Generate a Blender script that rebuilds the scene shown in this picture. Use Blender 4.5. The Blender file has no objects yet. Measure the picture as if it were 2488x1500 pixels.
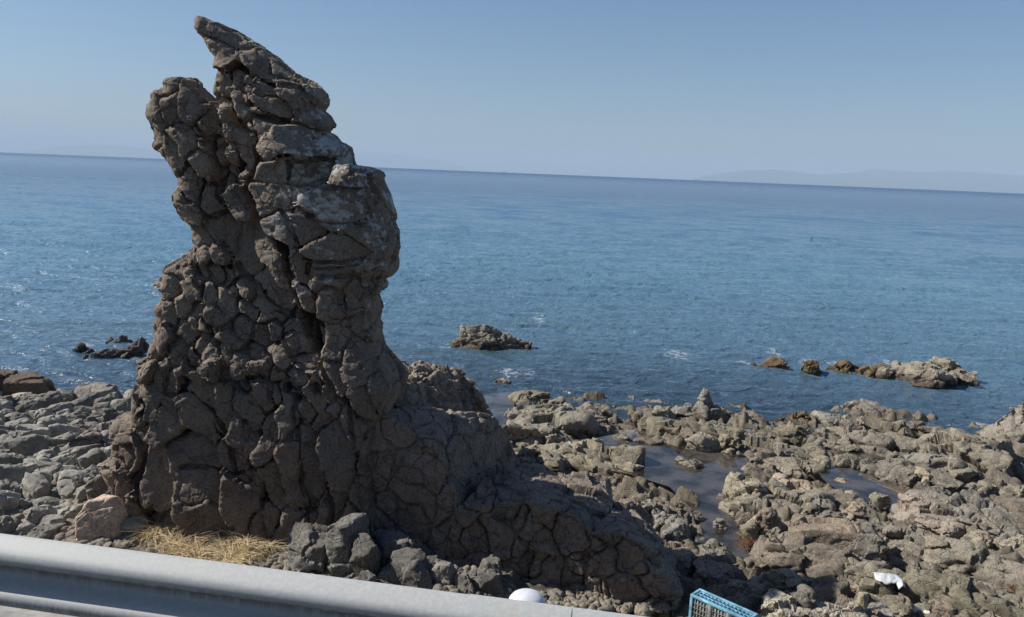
import bpy, bmesh, math, random
import numpy as np
from mathutils import Vector, Matrix
SC = bpy.context.scene
COL = SC.collection
rng = np.random.default_rng(7)
random.seed(7)
RAD = math.radians

# ------------------------------------------------------------------ camera
CAM_Z = 5.5
FPX = 1953.0                      # focal length in pixels of the 2488 px wide photograph
PITCH = math.atan(332.2 / FPX)
ROLL = RAD(2.31)
_F = np.array([0, math.cos(PITCH), -math.sin(PITCH)])
_U0 = np.array([0, math.sin(PITCH), math.cos(PITCH)])
_R0 = np.array([1.0, 0, 0])
_R = _R0 * math.cos(ROLL) + _U0 * math.sin(ROLL)
_U = -_R0 * math.sin(ROLL) + _U0 * math.cos(ROLL)
CAM = np.array([0, 0, CAM_Z])

cam_d = bpy.data.cameras.new("camera")
cam_d.sensor_width = 36.0
cam_d.lens = 36.0 * FPX / 2488.0
cam_d.clip_start = 0.1
cam_d.clip_end = 400000.0
cam = bpy.data.objects.new("camera", cam_d)
COL.objects.link(cam)
m = Matrix(((_R[0], _U[0], -_F[0], 0), (_R[1], _U[1], -_F[1], 0), (_R[2], _U[2], -_F[2], CAM_Z), (0, 0, 0, 1)))
cam.matrix_world = m
SC.camera = cam

def ray(px, py):
    return _F + _R * ((px - 1244.0) / FPX) - _U * ((py - 750.0) / FPX)

def P(px, py, z):
    """point of the place seen at that spot, standing at height z"""
    d = ray(px, py)
    return CAM + d * ((z - CAM_Z) / d[2])

def project(p):
    q = np.asarray(p) - CAM
    w = q @ _F
    return 1244.0 + FPX * (q @ _R) / w, 750.0 - FPX * (q @ _U) / w

# ------------------------------------------------------------------ numeric noise
def _hash(ix, iy, iz, seed):
    h = (ix.astype(np.uint32) * np.uint32(374761393) + iy.astype(np.uint32) * np.uint32(668265263)
         + iz.astype(np.uint32) * np.uint32(2147483647 - 19) + np.uint32((seed * 974711 + 12345) & 0xffffffff))
    h ^= h >> np.uint32(13)
    h *= np.uint32(1274126177)
    h ^= h >> np.uint32(16)
    h *= np.uint32(2246822519)
    h ^= h >> np.uint32(15)
    return h

def _r(h, k=0):
    h = h * np.uint32(2654435761 + 2 * k * 40503) + np.uint32((k * 1013904223) & 0xffffffff)
    h ^= h >> np.uint32(14)
    h *= np.uint32(2246822519)
    h ^= h >> np.uint32(13)
    return (h & np.uint32(0xffffff)).astype(np.float32) / np.float32(0xffffff)

def vnoise(p, seed=0):
    p = np.asarray(p, np.float32)
    i = np.floor(p).astype(np.int32)
    f = p - i
    u = f * f * (3 - 2 * f)
    out = 0
    for dx in (0, 1):
        wx = u[:, 0] if dx else 1 - u[:, 0]
        for dy in (0, 1):
            wy = u[:, 1] if dy else 1 - u[:, 1]
            for dz in (0, 1):
                wz = u[:, 2] if dz else 1 - u[:, 2]
                out = out + wx * wy * wz * (_r(_hash(i[:, 0] + dx, i[:, 1] + dy, i[:, 2] + dz, seed)) * 2 - 1)
    return out

def fbm(p, octv=4, seed=0, gain=0.5):
    a, s, t = 0, 1.0, 0
    for o in range(octv):
        a = a + s * vnoise(p * (2.03 ** o) + 17.3 * o, seed + o)
        t += s
        s *= gain
    return a / t

def voronoi(p, seed=0):
    """F1, F2, hash of the nearest cell, vector from its centre"""
    p = np.asarray(p, np.float32)
    i = np.floor(p).astype(np.int32)
    n = len(p)
    f1 = np.full(n, 9e9, np.float32); f2 = f1.copy()
    hid = np.zeros(n, np.uint32); vec = np.zeros((n, 3), np.float32)
    for dx in (-1, 0, 1):
        for dy in (-1, 0, 1):
            for dz in (-1, 0, 1):
                c = i + np.array([dx, dy, dz], np.int32)
                h = _hash(c[:, 0], c[:, 1], c[:, 2], seed)
                v = p - (c + np.stack([_r(h, 1), _r(h, 2), _r(h, 3)], 1))
                v2 = v * v
                d = np.sqrt(np.sqrt((v2 * v2).sum(1)))
                near = d < f1
                f2 = np.where(near, f1, np.minimum(f2, d))
                f1 = np.where(near, d, f1)
                hid = np.where(near, h, hid)
                vec[near] = v[near]
    return f1, f2, hid, vec

def rot_xyz(a, b, c):
    return np.array(Matrix.Rotation(a, 3, 'X') @ Matrix.Rotation(b, 3, 'Y') @ Matrix.Rotation(c, 3, 'Z'), np.float32)

def cells(V, size, amp, tilt, crack, cw, seed, warp=0.25, rot=None):
    """blocks split by cracks: how far each point stands out, in metres"""
    sz = np.array(size if hasattr(size, '__len__') else (size,) * 3, np.float32)
    q = V.astype(np.float32)
    if rot is not None:
        q = q @ rot.T
    q = q / sz
    w = np.stack([vnoise(q * 1.7 + 5, seed + 31), vnoise(q * 1.7 + 9, seed + 32), vnoise(q * 1.7 + 13, seed + 33)], 1)
    q = q + warp * w
    f1, f2, h, vec = voronoi(q, seed)
    off = (_r(h, 5) * 2 - 1) * amp
    g = np.stack([_r(h, 6), _r(h, 7), _r(h, 8)], 1) * 2 - 1
    off = off + tilt * ((g * vec).sum(1)) * sz.mean()
    gap = f2 - f1
    off = off - crack * np.exp(-(gap / cw) ** 2)
    return off

# ------------------------------------------------------------------ mesh helpers
def normals_of(V, Q):
    a, b, c, d = V[Q[:, 0]], V[Q[:, 1]], V[Q[:, 2]], V[Q[:, 3]]
    n = np.cross(c - a, d - b)
    N = np.zeros_like(V)
    for k in range(4):
        for ax in range(3):
            N[:, ax] += np.bincount(Q[:, k], n[:, ax], len(V))
    N /= np.maximum(np.linalg.norm(N, axis=1, keepdims=True), 1e-9)
    return N

def smooth_normals(N, Q, it=2):
    for _ in range(it):
        s = N[Q].sum(1)
        M = np.zeros_like(N)
        for k in range(4):
            for ax in range(3):
                M[:, ax] += np.bincount(Q[:, k], s[:, ax], len(N))
        N = M / np.maximum(np.linalg.norm(M, axis=1, keepdims=True), 1e-9)
    return N

def mesh_np(name, V, Q, mat=None, smooth=True, sharp=None):
    me = bpy.data.meshes.new(name)
    V = np.ascontiguousarray(V, np.float32); Q = np.ascontiguousarray(Q, np.int32)
    k = Q.shape[1]
    me.vertices.add(len(V)); me.vertices.foreach_set("co", V.ravel())
    me.loops.add(Q.size); me.loops.foreach_set("vertex_index", Q.ravel())
    me.polygons.add(len(Q))
    me.polygons.foreach_set("loop_start", np.arange(0, Q.size, k, dtype=np.int32))
    me.polygons.foreach_set("use_smooth", np.full(len(Q), smooth, bool))
    me.update(calc_edges=True)
    me.validate()
    if sharp:
        me.set_sharp_from_angle(angle=RAD(sharp))
    if mat:
        me.materials.append(mat)
    return me

def surfnet(f, org, h):
    """closed surface where the sampled field changes sign"""
    nx, ny, nz = f.shape
    neg = f < 0
    cnt = np.zeros((nx - 1, ny - 1, nz - 1), np.uint8)
    corners = [(x, y, z) for x in (0, 1) for y in (0, 1) for z in (0, 1)]
    for x, y, z in corners:
        cnt += neg[x:nx - 1 + x, y:ny - 1 + y, z:nz - 1 + z]
    act = (cnt > 0) & (cnt < 8)
    idx = np.full(act.shape, -1, np.int32)
    ii = np.argwhere(act)
    idx[act] = np.arange(len(ii))
    acc = np.zeros((len(ii), 3), np.float64); num = np.zeros(len(ii))
    for a in range(8):
        for b in range(a + 1, 8):
            ca, cb = np.array(corners[a]), np.array(corners[b])
            if np.abs(ca - cb).sum() != 1:
                continue
            pa, pb = ii + ca, ii + cb
            fa = f[pa[:, 0], pa[:, 1], pa[:, 2]]; fb = f[pb[:, 0], pb[:, 1], pb[:, 2]]
            x = (fa < 0) != (fb < 0)
            t = np.where(x, fa / np.where(x, fa - fb, 1), 0)[:, None]
            acc += np.where(x[:, None], ca + t * (cb - ca), 0)
            num += x
    V = (ii + acc / num[:, None]) * h + np.asarray(org)
    quads = []
    for ax in range(3):
        sl = [slice(None)] * 3
        a = [slice(1, -1)] * 3; a[ax] = slice(0, -1)
        b = [slice(1, -1)] * 3; b[ax] = slice(1, None)
        na, nb = neg[tuple(a)], neg[tuple(b)]
        e = np.argwhere(na != nb)
        flip = na[na != nb]
        o = [1, 1, 1]; o[ax] = 0
        e = e + np.array(o)
        u, v = [k for k in range(3) if k != ax]
        def cell(du, dv):
            c = e.copy(); c[:, u] -= du; c[:, v] -= dv
            return idx[c[:, 0], c[:, 1], c[:, 2]]
        q = np.stack([cell(1, 1), cell(0, 1), cell(0, 0), cell(1, 0)], 1)
        if ax == 1:
            flip = ~flip
        q[~flip] = q[~flip][:, ::-1]
        quads.append(q)
    Q = np.concatenate(quads)
    Q = Q[(Q >= 0).all(1)]
    return V, Q

def link(name, me, parent=None, loc=None):
    o = bpy.data.objects.new(name, me)
    COL.objects.link(o)
    if parent:
        o.parent = parent
    if loc is not None:
        o.location = loc
    return o

def tag(o, label=None, cat=None, group=None, kind=None):
    if label: o['label'] = label
    if cat: o['category'] = cat
    if group: o['group'] = group
    if kind: o['kind'] = kind
    return o

def centred(name, V, Q, mat, smooth=True, sharp=None, parent=None):
    """mesh object with its origin at the middle of its foot"""
    c = np.array([(V[:, 0].min() + V[:, 0].max()) / 2, (V[:, 1].min() + V[:, 1].max()) / 2, V[:, 2].min()])
    return link(name, mesh_np(name, V - c, Q, mat, smooth, sharp), parent, c)

# ------------------------------------------------------------------ materials
class NT:
    def __init__(s, name):
        s.mat = bpy.data.materials.new(name); s.mat.use_nodes = True
        s.t = s.mat.node_tree; s.t.nodes.clear()
        s.out = s.n('ShaderNodeOutputMaterial')
    def n(s, typ, **kw):
        nd = s.t.nodes.new(typ)
        for k, v in kw.items():
            if k.startswith('_'): setattr(nd, k[1:], v)
        for k, v in kw.items():
            if not k.startswith('_'):
                inp = nd.inputs[k.replace('__', ' ')]
                if isinstance(v, bpy.types.NodeSocket): s.t.links.new(v, inp)
                else: inp.default_value = v
        return nd
    def math(s, op, a, b=0.0, clamp=False):
        nd = s.t.nodes.new('ShaderNodeMath'); nd.operation = op; nd.use_clamp = clamp
        for i, v in enumerate((a, b)):
            if isinstance(v, bpy.types.NodeSocket): s.t.links.new(v, nd.inputs[i])
            else: nd.inputs[i].default_value = v
        return nd.outputs[0]
    def ramp(s, f, stops, interp='LINEAR'):
        nd = s.t.nodes.new('ShaderNodeValToRGB'); cr = nd.color_ramp; cr.interpolation = interp
        while len(cr.elements) < len(stops): cr.elements.new(0.5)
        for e, (p, c) in zip(cr.elements, stops):
            e.position = p; e.color = (*c, 1) if len(c) == 3 else c
        s.t.links.new(f, nd.inputs[0])
        return nd.outputs[0]
    def mix(s, f, a, b, mode='MIX'):
        nd = s.t.nodes.new('ShaderNodeMix'); nd.data_type = 'RGBA'; nd.blend_type = mode
        for i, v in ((0, f), (6, a), (7, b)):
            if isinstance(v, bpy.types.NodeSocket): s.t.links.new(v, nd.inputs[i])
            else: nd.inputs[i].default_value = v if i == 0 else (*v, 1)
        return nd.outputs[2]
    def noise(s, vec, scale, detail=4, rough=0.55, dist=0.0):
        return s.n('ShaderNodeTexNoise', Vector=vec, Scale=scale, Detail=detail, Roughness=rough, Distortion=dist).outputs[0]
    def done(s, shader):
        s.t.links.new(shader, s.out.inputs[0]); return s.mat

def smoothstep(nt, x, a, b):
    nd = nt.n('ShaderNodeMapRange', _interpolation_type='SMOOTHSTEP', Value=x)
    nd.inputs[1].default_value = a; nd.inputs[2].default_value = b
    return nd.outputs[0]

def rock_mat(name, c1, c2, c3, lichen=0.0, tide=None, vary=0.0, fine=1.0, lichen_box=None, rough=0.92, crack=1.0, speck=0.0, cscale=6.5, cfull=False):
    nt = NT(name)
    tc = nt.n('ShaderNodeTexCoord').outputs['Object']
    oi = nt.n('ShaderNodeObjectInfo')
    vec = tc
    if vary:
        vm = nt.n('ShaderNodeVectorMath', _operation='ADD')
        nt.t.links.new(tc, vm.inputs[0])
        sh = nt.math('MULTIPLY', oi.outputs['Random'], 37.0)
        nt.t.links.new(sh, vm.inputs[1]); vec = vm.outputs[0]
    geo = nt.n('ShaderNodeNewGeometry')
    big = nt.noise(vec, 0.9, 4, 0.6)
    mid = nt.noise(vec, 5.0, 6, 0.65)
    sm = nt.noise(vec, 38.0, 6, 0.7)
    f = nt.math('ADD', nt.math('MULTIPLY', big, 0.55), nt.math('MULTIPLY', mid, 0.45))
    col = nt.ramp(f, [(0.36, c1), (0.5, c2), (0.64, c3)])
    col = nt.mix(nt.math('MULTIPLY', smoothstep(nt, sm, 0.42, 0.72), 0.45), col, tuple(min(1, x * 1.55) for x in c2))
    col = nt.mix(nt.math('MULTIPLY', smoothstep(nt, sm, 0.52, 0.32), 0.75), col, tuple(x * 0.5 for x in c1))
    if vary:
        hsv = nt.n('ShaderNodeHueSaturation', Color=col)
        v = nt.math('ADD', nt.math('MULTIPLY', oi.outputs['Random'], vary), 1 - vary / 2)
        nt.t.links.new(v, hsv.inputs['Value'])
        r2 = nt.math('FRACT', nt.math('MULTIPLY', oi.outputs['Random'], 7.31))
        h = nt.math('ADD', nt.math('MULTIPLY', r2, 0.02), 0.49)
        nt.t.links.new(h, hsv.inputs['Hue'])
        s_ = nt.math('ADD', nt.math('MULTIPLY', nt.math('FRACT', nt.math('MULTIPLY', oi.outputs['Random'], 17.7)), 0.35), 0.75)
        nt.t.links.new(s_, hsv.inputs['Saturation'])
        col = hsv.outputs[0]
    if lichen > 0:
        pat = nt.noise(vec, 4.2, 9, 0.78)
        patch = nt.noise(vec, 1.1, 3, 0.5)
        if lichen_box:
            up = smoothstep(nt, nt.n('ShaderNodeSeparateXYZ', Vector=geo.outputs['Normal']).outputs[2], -0.25, 0.35)
            pz = nt.n('ShaderNodeSeparateXYZ', Vector=geo.outputs['Position']).outputs
            (x0, x1), (z0, z1) = lichen_box
            bx = nt.math('MULTIPLY', smoothstep(nt, pz[0], x0, x1), smoothstep(nt, pz[2], z0, z1))
            k = nt.math('MULTIPLY', up, bx)
        else:
            k = 1.0
        thr = nt.math('ADD', nt.math('MULTIPLY', pat, 1.0), nt.math('MULTIPLY', patch, 0.45))
        lm = nt.math('MULTIPLY', smoothstep(nt, thr, 0.80 - 0.12 * lichen, 0.83 - 0.12 * lichen), k)
        col = nt.mix(nt.math('MULTIPLY', lm, 0.8), col, (0.44, 0.43, 0.40))
    if tide:
        pz = nt.n('ShaderNodeSeparateXYZ', Vector=geo.outputs['Position']).outputs[2]
        zz = nt.math('ADD', pz, nt.math('MULTIPLY', nt.math('SUBTRACT', mid, 0.5), 0.7))
        low = smoothstep(nt, zz, tide[1], tide[0])
        wc = nt.ramp(nt.noise(vec, 16, 6, 0.75), [(0.35, (0.014, 0.010, 0.008)), (0.5, (0.06, 0.042, 0.03)), (0.62, (0.13, 0.105, 0.08)), (0.72, (0.30, 0.26, 0.21))])
        col = nt.mix(nt.math('MULTIPLY', low, 0.88), col, wc)
    if speck:
        sp = nt.n('ShaderNodeTexVoronoi', Vector=vec, Scale=46.0)
        w = nt.math('MULTIPLY', smoothstep(nt, nt.n('ShaderNodeSeparateColor', Color=sp.outputs['Color']).outputs[0], 0.45, 0.55), speck)
        col = nt.mix(w, col, (0.46, 0.42, 0.34))
    b1 = nt.noise(vec, 15.0, 9, 0.74)
    b2 = nt.noise(vec, 95.0, 5, 0.7)
    vo = nt.n('ShaderNodeTexVoronoi', _feature='DISTANCE_TO_EDGE', Vector=nt.n('ShaderNodeVectorMath', _operation='ADD').outputs[0], Scale=cscale)
    va = vo.inputs['Vector'].links[0].from_node
    nt.t.links.new(vec, va.inputs[0])
    wv = nt.n('ShaderNodeTexNoise', Vector=vec, Scale=4.0, Detail=3.0)
    sc = nt.n('ShaderNodeVectorMath', _operation='SCALE'); nt.t.links.new(wv.outputs['Color'], sc.inputs[0]); sc.inputs['Scale'].default_value = 0.2
    nt.t.links.new(sc.outputs[0], va.inputs[1])
    ck = nt.math('MAXIMUM', smoothstep(nt, vo.outputs['Distance'], 0.0, 0.05), smoothstep(nt, nt.noise(vec, 2.3, 2), 0.56 if cfull else 0.5, 0.50 if cfull else 0.44))
    hgt = nt.math('ADD', nt.math('ADD', nt.math('MULTIPLY', b1, 1.3), nt.math('MULTIPLY', b2, 0.22)), nt.math('MULTIPLY', ck, 0.8 * crack))
    if speck:
        hgt = nt.math('ADD', hgt, nt.math('MULTIPLY', sp.outputs['Distance'], -0.6))
    bump = nt.n('ShaderNodeBump', Height=hgt, Strength=1.0, Distance=0.0115 * fine)
    bs = nt.n('ShaderNodeBsdfPrincipled', Base__Color=col, Roughness=rough, Normal=bump.outputs[0])
    bs.inputs['Specular IOR Level'].default_value = 0.25
    return nt.done(bs.outputs[0])

def plain(name, c, rough=0.6, metal=0.0, noise=0.0, scale=20, bump=0.0):
    nt = NT(name)
    tc = nt.n('ShaderNodeTexCoord').outputs['Object']
    f = nt.noise(tc, scale, 5, 0.65)
    col = nt.mix(smoothstep(nt, f, 0.35, 0.7), tuple(x * (1 - noise) for x in c), tuple(min(1, x * (1 + 0.4 * noise)) for x in c))
    bs = nt.n('ShaderNodeBsdfPrincipled', Base__Color=col, Roughness=rough, Metallic=metal)
    if bump:
        b = nt.n('ShaderNodeBump', Height=f, Strength=0.6, Distance=bump)
        nt.t.links.new(b.outputs[0], bs.inputs['Normal'])
    return nt.done(bs.outputs[0])

M = {}
M['stack'] = rock_mat('stack_rock', (0.107, 0.087, 0.070), (0.177, 0.144, 0.114), (0.264, 0.213, 0.167), lichen=0.40, lichen_box=((-3.0, -2.3), (3.3, 4.4)), crack=2.2, cscale=4.2, cfull=True)
M['ledge'] = rock_mat('ledge_rock', (0.123, 0.101, 0.083), (0.205, 0.167, 0.133), (0.289, 0.237, 0.190), tide=(0.1, 0.35), crack=2.2, cscale=4.6, cfull=True)
M['tan'] = rock_mat('tan_rock', (0.122, 0.106, 0.081), (0.204, 0.179, 0.139), (0.287, 0.254, 0.197), tide=(0.05, 0.38), vary=0.35)
M['olive'] = rock_mat('olive_rock', (0.112, 0.099, 0.073), (0.192, 0.168, 0.125), (0.274, 0.240, 0.183), tide=(0.05, 0.34), vary=0.3)
M['pink'] = rock_mat('pink_rock', (0.171, 0.134, 0.101), (0.256, 0.208, 0.157), (0.329, 0.280, 0.214), tide=(0.0, 0.28), vary=0.2)
M['pale'] = rock_mat('pale_rock', (0.141, 0.123, 0.098), (0.219, 0.198, 0.162), (0.296, 0.272, 0.226), tide=(-0.05, 0.16), vary=0.25)
M['grey'] = rock_mat('grey_rock', (0.107, 0.101, 0.089), (0.178, 0.166, 0.144), (0.249, 0.231, 0.202), vary=0.35)
M['reef'] = rock_mat('reef_rock', (0.127, 0.111, 0.084), (0.240, 0.212, 0.164), (0.380, 0.341, 0.272), tide=(0.08, 0.42))
M['weedy'] = rock_mat('weedy_rock', (0.05, 0.035, 0.018), (0.13, 0.095, 0.05), (0.22, 0.17, 0.10), tide=(-0.1, 0.25))
M['darkreef'] = rock_mat('dark_reef_rock', (0.050, 0.041, 0.033), (0.112, 0.095, 0.081), (0.270, 0.237, 0.192))
M['stone'] = rock_mat('beach_stone', (0.151, 0.144, 0.121), (0.246, 0.233, 0.199), (0.348, 0.328, 0.281), vary=0.75, fine=0.5, crack=0.4)
M['brown'] = rock_mat('brown_rock', (0.086, 0.061, 0.043), (0.137, 0.102, 0.076), (0.194, 0.156, 0.123))
M['boulder'] = rock_mat('banded_boulder', (0.303, 0.188, 0.118), (0.533, 0.394, 0.299), (0.620, 0.589, 0.488), crack=0.3)
M['gritty'] = rock_mat('gritty_rock', (0.143, 0.121, 0.088), (0.253, 0.220, 0.165), (0.341, 0.303, 0.231), speck=0.75)
M['cream'] = rock_mat('cream_stone', (0.223, 0.186, 0.118), (0.310, 0.267, 0.186), (0.372, 0.329, 0.248), fine=0.4, crack=0.2)
M['red'] = rock_mat('red_stone', (0.18, 0.045, 0.025), (0.28, 0.08, 0.045), (0.33, 0.12, 0.07), fine=0.4)
M['white'] = plain('white_foam_plastic', (0.8, 0.79, 0.72), 0.6, 0, 0.06, 30, 0.002)

# ------------------------------------------------------------------ light
SUN_AZ = RAD(-85.0)               # measured from straight ahead, negative = to the left
SUN_EL = RAD(41.0)
sdir = Vector((math.sin(SUN_AZ) * math.cos(SUN_EL), math.cos(SUN_AZ) * math.cos(SUN_EL), math.sin(SUN_EL)))
sl = bpy.data.lights.new("sun", 'SUN'); sl.energy = 5.0; sl.angle = RAD(0.53); sl.color = (1.0, 0.95, 0.87)
so = bpy.data.objects.new("sun", sl); COL.objects.link(so)
so.rotation_euler = sdir.to_track_quat('Z', 'Y').to_euler()
so.location = (0, 0, 60)
w = bpy.data.worlds.new("World"); SC.world = w; w.use_nodes = True
wt = w.node_tree; wt.nodes.clear()
sky = wt.nodes.new('ShaderNodeTexSky'); sky.sky_type = 'NISHITA'; sky.sun_disc = False
sky.sun_elevation = SUN_EL; sky.sun_rotation = SUN_AZ
sky.air_density = 1.0; sky.dust_density = 0.75; sky.ozone_density = 6.0; sky.altitude = 0
bg = wt.nodes.new('ShaderNodeBackground'); bg.inputs[1].default_value = 0.070
wo = wt.nodes.new('ShaderNodeOutputWorld')
wt.links.new(sky.outputs[0], bg.inputs[0]); wt.links.new(bg.outputs[0], wo.inputs[0])
SC.view_settings.view_transform = 'Standard'; SC.view_settings.look = 'None'
SC.view_settings.exposure = 0.47; SC.view_settings.gamma = 1.0
SC.render.engine = 'CYCLES'
SC.cycles.use_denoising = True
SC.cycles.max_bounces = 6
SC.cycles.volume_bounces = 0
SC.cycles.sample_clamp_indirect = 4.0
SC.cycles.sample_clamp_direct = 4.0

# ------------------------------------------------------------------ ground heights
def lerp(a, b, t):
    return a + (b - a) * np.clip(t, 0, 1)

def ground_z(x, y):
    """height of the foreshore before rocks: left shingle beach, right rock shelf"""
    left = 0.92 - (y - 10) * 0.118
    right = np.interp(y, [7, 9.2, 11, 13, 16, 18, 19.5, 21, 24], [0.75, 0.58, 0.32, 0.14, 0.07, -0.02, -0.22, -0.38, -0.7])
    left = np.minimum(left, 0.9)
    left = np.where(y > 18.3, left - (y - 18.3) * 0.12, left)
    return lerp(left, right, (x + 0.8) / 2.4)

# the front wall of the stack stands on this line
B0 = P(440, 1278, 0.9); B1 = P(1650, 1478, 0.6)
_e = (B1 - B0)[:2]; _e /= np.linalg.norm(_e)
E3 = np.array([_e[0], _e[1], 0]); M3 = np.array([-_e[1], _e[0], 0])   # along the wall, into the wall
ORG = np.array([B0[0], B0[1], 0.0])

def on_wall(px, py, t):
    d = ray(px, py)
    o = ORG + M3 * t
    return CAM + d * (((o - CAM) @ M3) / (d @ M3))

def wall_sz(px, py, t):
    p = on_wall(px, py, t) - ORG
    return np.array([p @ E3, p[2]])

# ------------------------------------------------------------------ sea stack
def poly_dist(pts, X, Y):
    """signed distance to a closed outline, positive inside"""
    n = len(pts); d = np.full(X.shape, 1e9); ins = np.zeros(X.shape, bool)
    for i in range(n):
        ax, ay = pts[i]; bx, by = pts[(i + 1) % n]
        ex, ey = bx - ax, by - ay
        t = np.clip(((X - ax) * ex + (Y - ay) * ey) / (ex * ex + ey * ey + 1e-12), 0, 1)
        d = np.minimum(d, np.hypot(X - ax - t * ex, Y - ay - t * ey))
        c = ((ay > Y) != (by > Y)) & (X < ex * (Y - ay) / (ey if abs(ey) > 1e-12 else 1e-12) + ax)
        ins ^= c
    return np.where(ins, d, -d)

def line_dist(pts, X, Y):
    d = np.full(X.shape, 1e9)
    for (ax, ay), (bx, by) in zip(pts[:-1], pts[1:]):
        ex, ey = bx - ax, by - ay
        t = np.clip(((X - ax) * ex + (Y - ay) * ey) / (ex * ex + ey * ey + 1e-12), 0, 1)
        d = np.minimum(d, np.hypot(X - ax - t * ex, Y - ay - t * ey))
    return d

OUTLINE = [(481, 45), (490, 41), (504, 42), (518, 50), (533, 59), (560, 73), (585, 88), (599, 101), (622, 107), (646, 120), (668, 135), (688, 151),
    (708, 166), (728, 179), (748, 191), (768, 205), (785, 214), (794, 226), (797, 243), (796, 257), (785, 268), (799, 278), (808, 291), (814, 304), (806, 315),
    (797, 319), (813, 331), (829, 342), (843, 351), (855, 360), (860, 378), (866, 398), (888, 402), (910, 404), (926, 414), (935, 426), (933, 438),
    (940, 456), (950, 481), (952, 500), (959, 523), (966, 552), (971, 575), (970, 592), (966, 608), (957, 624), (958, 648), (950, 662), (935, 671), (945, 688),
    (940, 700), (920, 711), (924, 730), (929, 749), (929, 770), (931, 787), (928, 804), (929, 819), (938, 838), (950, 862), (968, 888), (985, 915),
    (975, 960), (950, 1000), (938, 1040), (930, 1100), (935, 1180), (955, 1260), (985, 1345), (990, 1420), (700, 1420), (420, 1370), (340, 1330),
    (331, 1244), (304, 1212), (290, 1185), (282, 1164), (268, 1140), (261, 1121), (280, 1100), (282, 1088), (281, 1056), (285, 1018), (312, 1010), (336, 1008), (336, 981), (339, 965),
    (352, 945), (368, 921), (360, 894), (352, 862), (379, 858), (379, 841), (393, 808), (392, 785), (395, 765), (391, 750), (393, 736), (406, 725), (406, 711), (397, 695), (395, 679), (411, 674), (411, 658),
    (425, 645), (446, 631), (465, 620), (484, 618), (486, 606), (477, 595), (471, 584), (472, 572), (469, 562), (453, 532), (440, 514), (431, 499), (429, 480), (425, 466), (434, 452), (438, 443),
    (432, 428), (424, 415), (414, 398), (405, 386), (392, 370), (380, 356), (384, 343), (377, 325), (374, 312), (370, 302), (364, 292), (361, 280), (365, 270), (363, 257), (371, 252), (372, 243), (368, 230), (375, 219),
    (390, 216), (402, 211), (400, 200), (403, 191), (412, 187), (424, 186), (438, 185), (453, 191), (464, 205), (478, 217), (490, 232), (505, 246), (519, 257), (531, 262), (537, 254), (530, 246), (516, 231),
    (514, 207), (520, 190), (523, 174), (521, 158), (528, 141), (518, 130), (507, 118), (495, 94), (484, 84), (480, 71)]

ZONES = [  # outline, cell size px, aspect, direction deg, amp m, standing out m
    ([(470, 35), (600, 95), (800, 220), (800, 270), (690, 215), (590, 170), (520, 150)], 95, 2.6, 36, 0.05, 0.05),
    ([(640, 210), (700, 200), (820, 300), (800, 325), (650, 285)], 90, 2.6, 30, 0.04, 0.14),
    ([(355, 180), (455, 180), (530, 262), (560, 330), (545, 480), (480, 600), (425, 480), (375, 350)], 68, 1.9, 60, 0.08, 0.06),
    ([(515, 150), (600, 185), (650, 290), (620, 430), (560, 470), (530, 330), (510, 230)], 60, 2.1, 74, 0.075, 0.0),
    ([(640, 285), (800, 320), (940, 420), (975, 580), (955, 700), (830, 690), (740, 640), (690, 520), (610, 400)], 110, 2.1, 8, 0.05, 0.16),
    ([(575, 560), (700, 560), (745, 700), (770, 800), (640, 720), (590, 650)], 130, 1.6, 62, 0.03, -0.06),
    ([(460, 600), (580, 600), (640, 740), (780, 830), (870, 970), (760, 990), (540, 890), (500, 760)], 50, 1.6, 50, 0.06, 0.0),
    ([(385, 680), (490, 600), (500, 760), (545, 900), (450, 970), (330, 1010), (360, 850)], 58, 1.5, 72, 0.11, 0.03),
    ([(740, 640), (955, 690), (945, 830), (990, 910), (930, 1040), (860, 960), (780, 800)], 84, 1.8, 74, 0.05, 0.05),
    ([(395, 960), (560, 890), (640, 960), (660, 1300), (440, 1300), (395, 1200)], 150, 1.8, 82, 0.04, 0.06),
    ([(560, 900), (900, 980), (940, 1040), (1000, 1400), (660, 1400)], 92, 2.4, 84, 0.035, 0.04),
    ([(260, 1000), (400, 950), (400, 1200), (450, 1300), (300, 1300)], 58, 1.5, 80, 0.10, 0.0)]
CREVICES = [  # line, half width px, depth m
    ([(548, 300), (600, 420), (660, 500), (700, 580), (718, 660), (760, 760), (790, 840)], 11, 0.34),
    ([(790, 840), (830, 930), (862, 972), (925, 1040)], 7, 0.18), ([(925, 1030), (925, 1110), (932, 1180), (960, 1290)], 7, 0.22),
    ([(530, 270), (545, 400), (560, 480)], 9, 0.2), ([(592, 170), (660, 205), (740, 217), (795, 270)], 6, 0.16), ([(648, 287), (720, 300), (800, 322)], 6, 0.18),
    ([(735, 400), (740, 450), (762, 500), (735, 505), (760, 560), (790, 620), (780, 655)], 4, 0.1), ([(745, 395), (850, 388), (930, 428)], 4, 0.09),
    ([(730, 500), (830, 530), (950, 545)], 3.5, 0.07), ([(780, 620), (880, 628), (966, 612)], 4, 0.09), ([(800, 662), (950, 655)], 4, 0.09), ([(640, 300), (660, 400), (640, 470), (700, 560)], 7, 0.16),
    ([(500, 940), (560, 1000), (590, 1080), (602, 1130)], 4.5, 0.09), ([(740, 960), (745, 1100), (762, 1200), (770, 1290)], 4, 0.08), ([(815, 1120), (825, 1270)], 5, 0.13), ([(400, 1010), (372, 1150), (390, 1260)], 8, 0.18),
    ([(480, 600), (520, 720), (545, 830), (600, 900), (700, 925)], 5, 0.1), ([(590, 640), (690, 740), (800, 790)], 4.5, 0.1), ([(860, 970), (880, 1100), (900, 1250)], 4, 0.08), ([(470, 1110), (600, 1135), (650, 1110)], 4, 0.07)]

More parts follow.
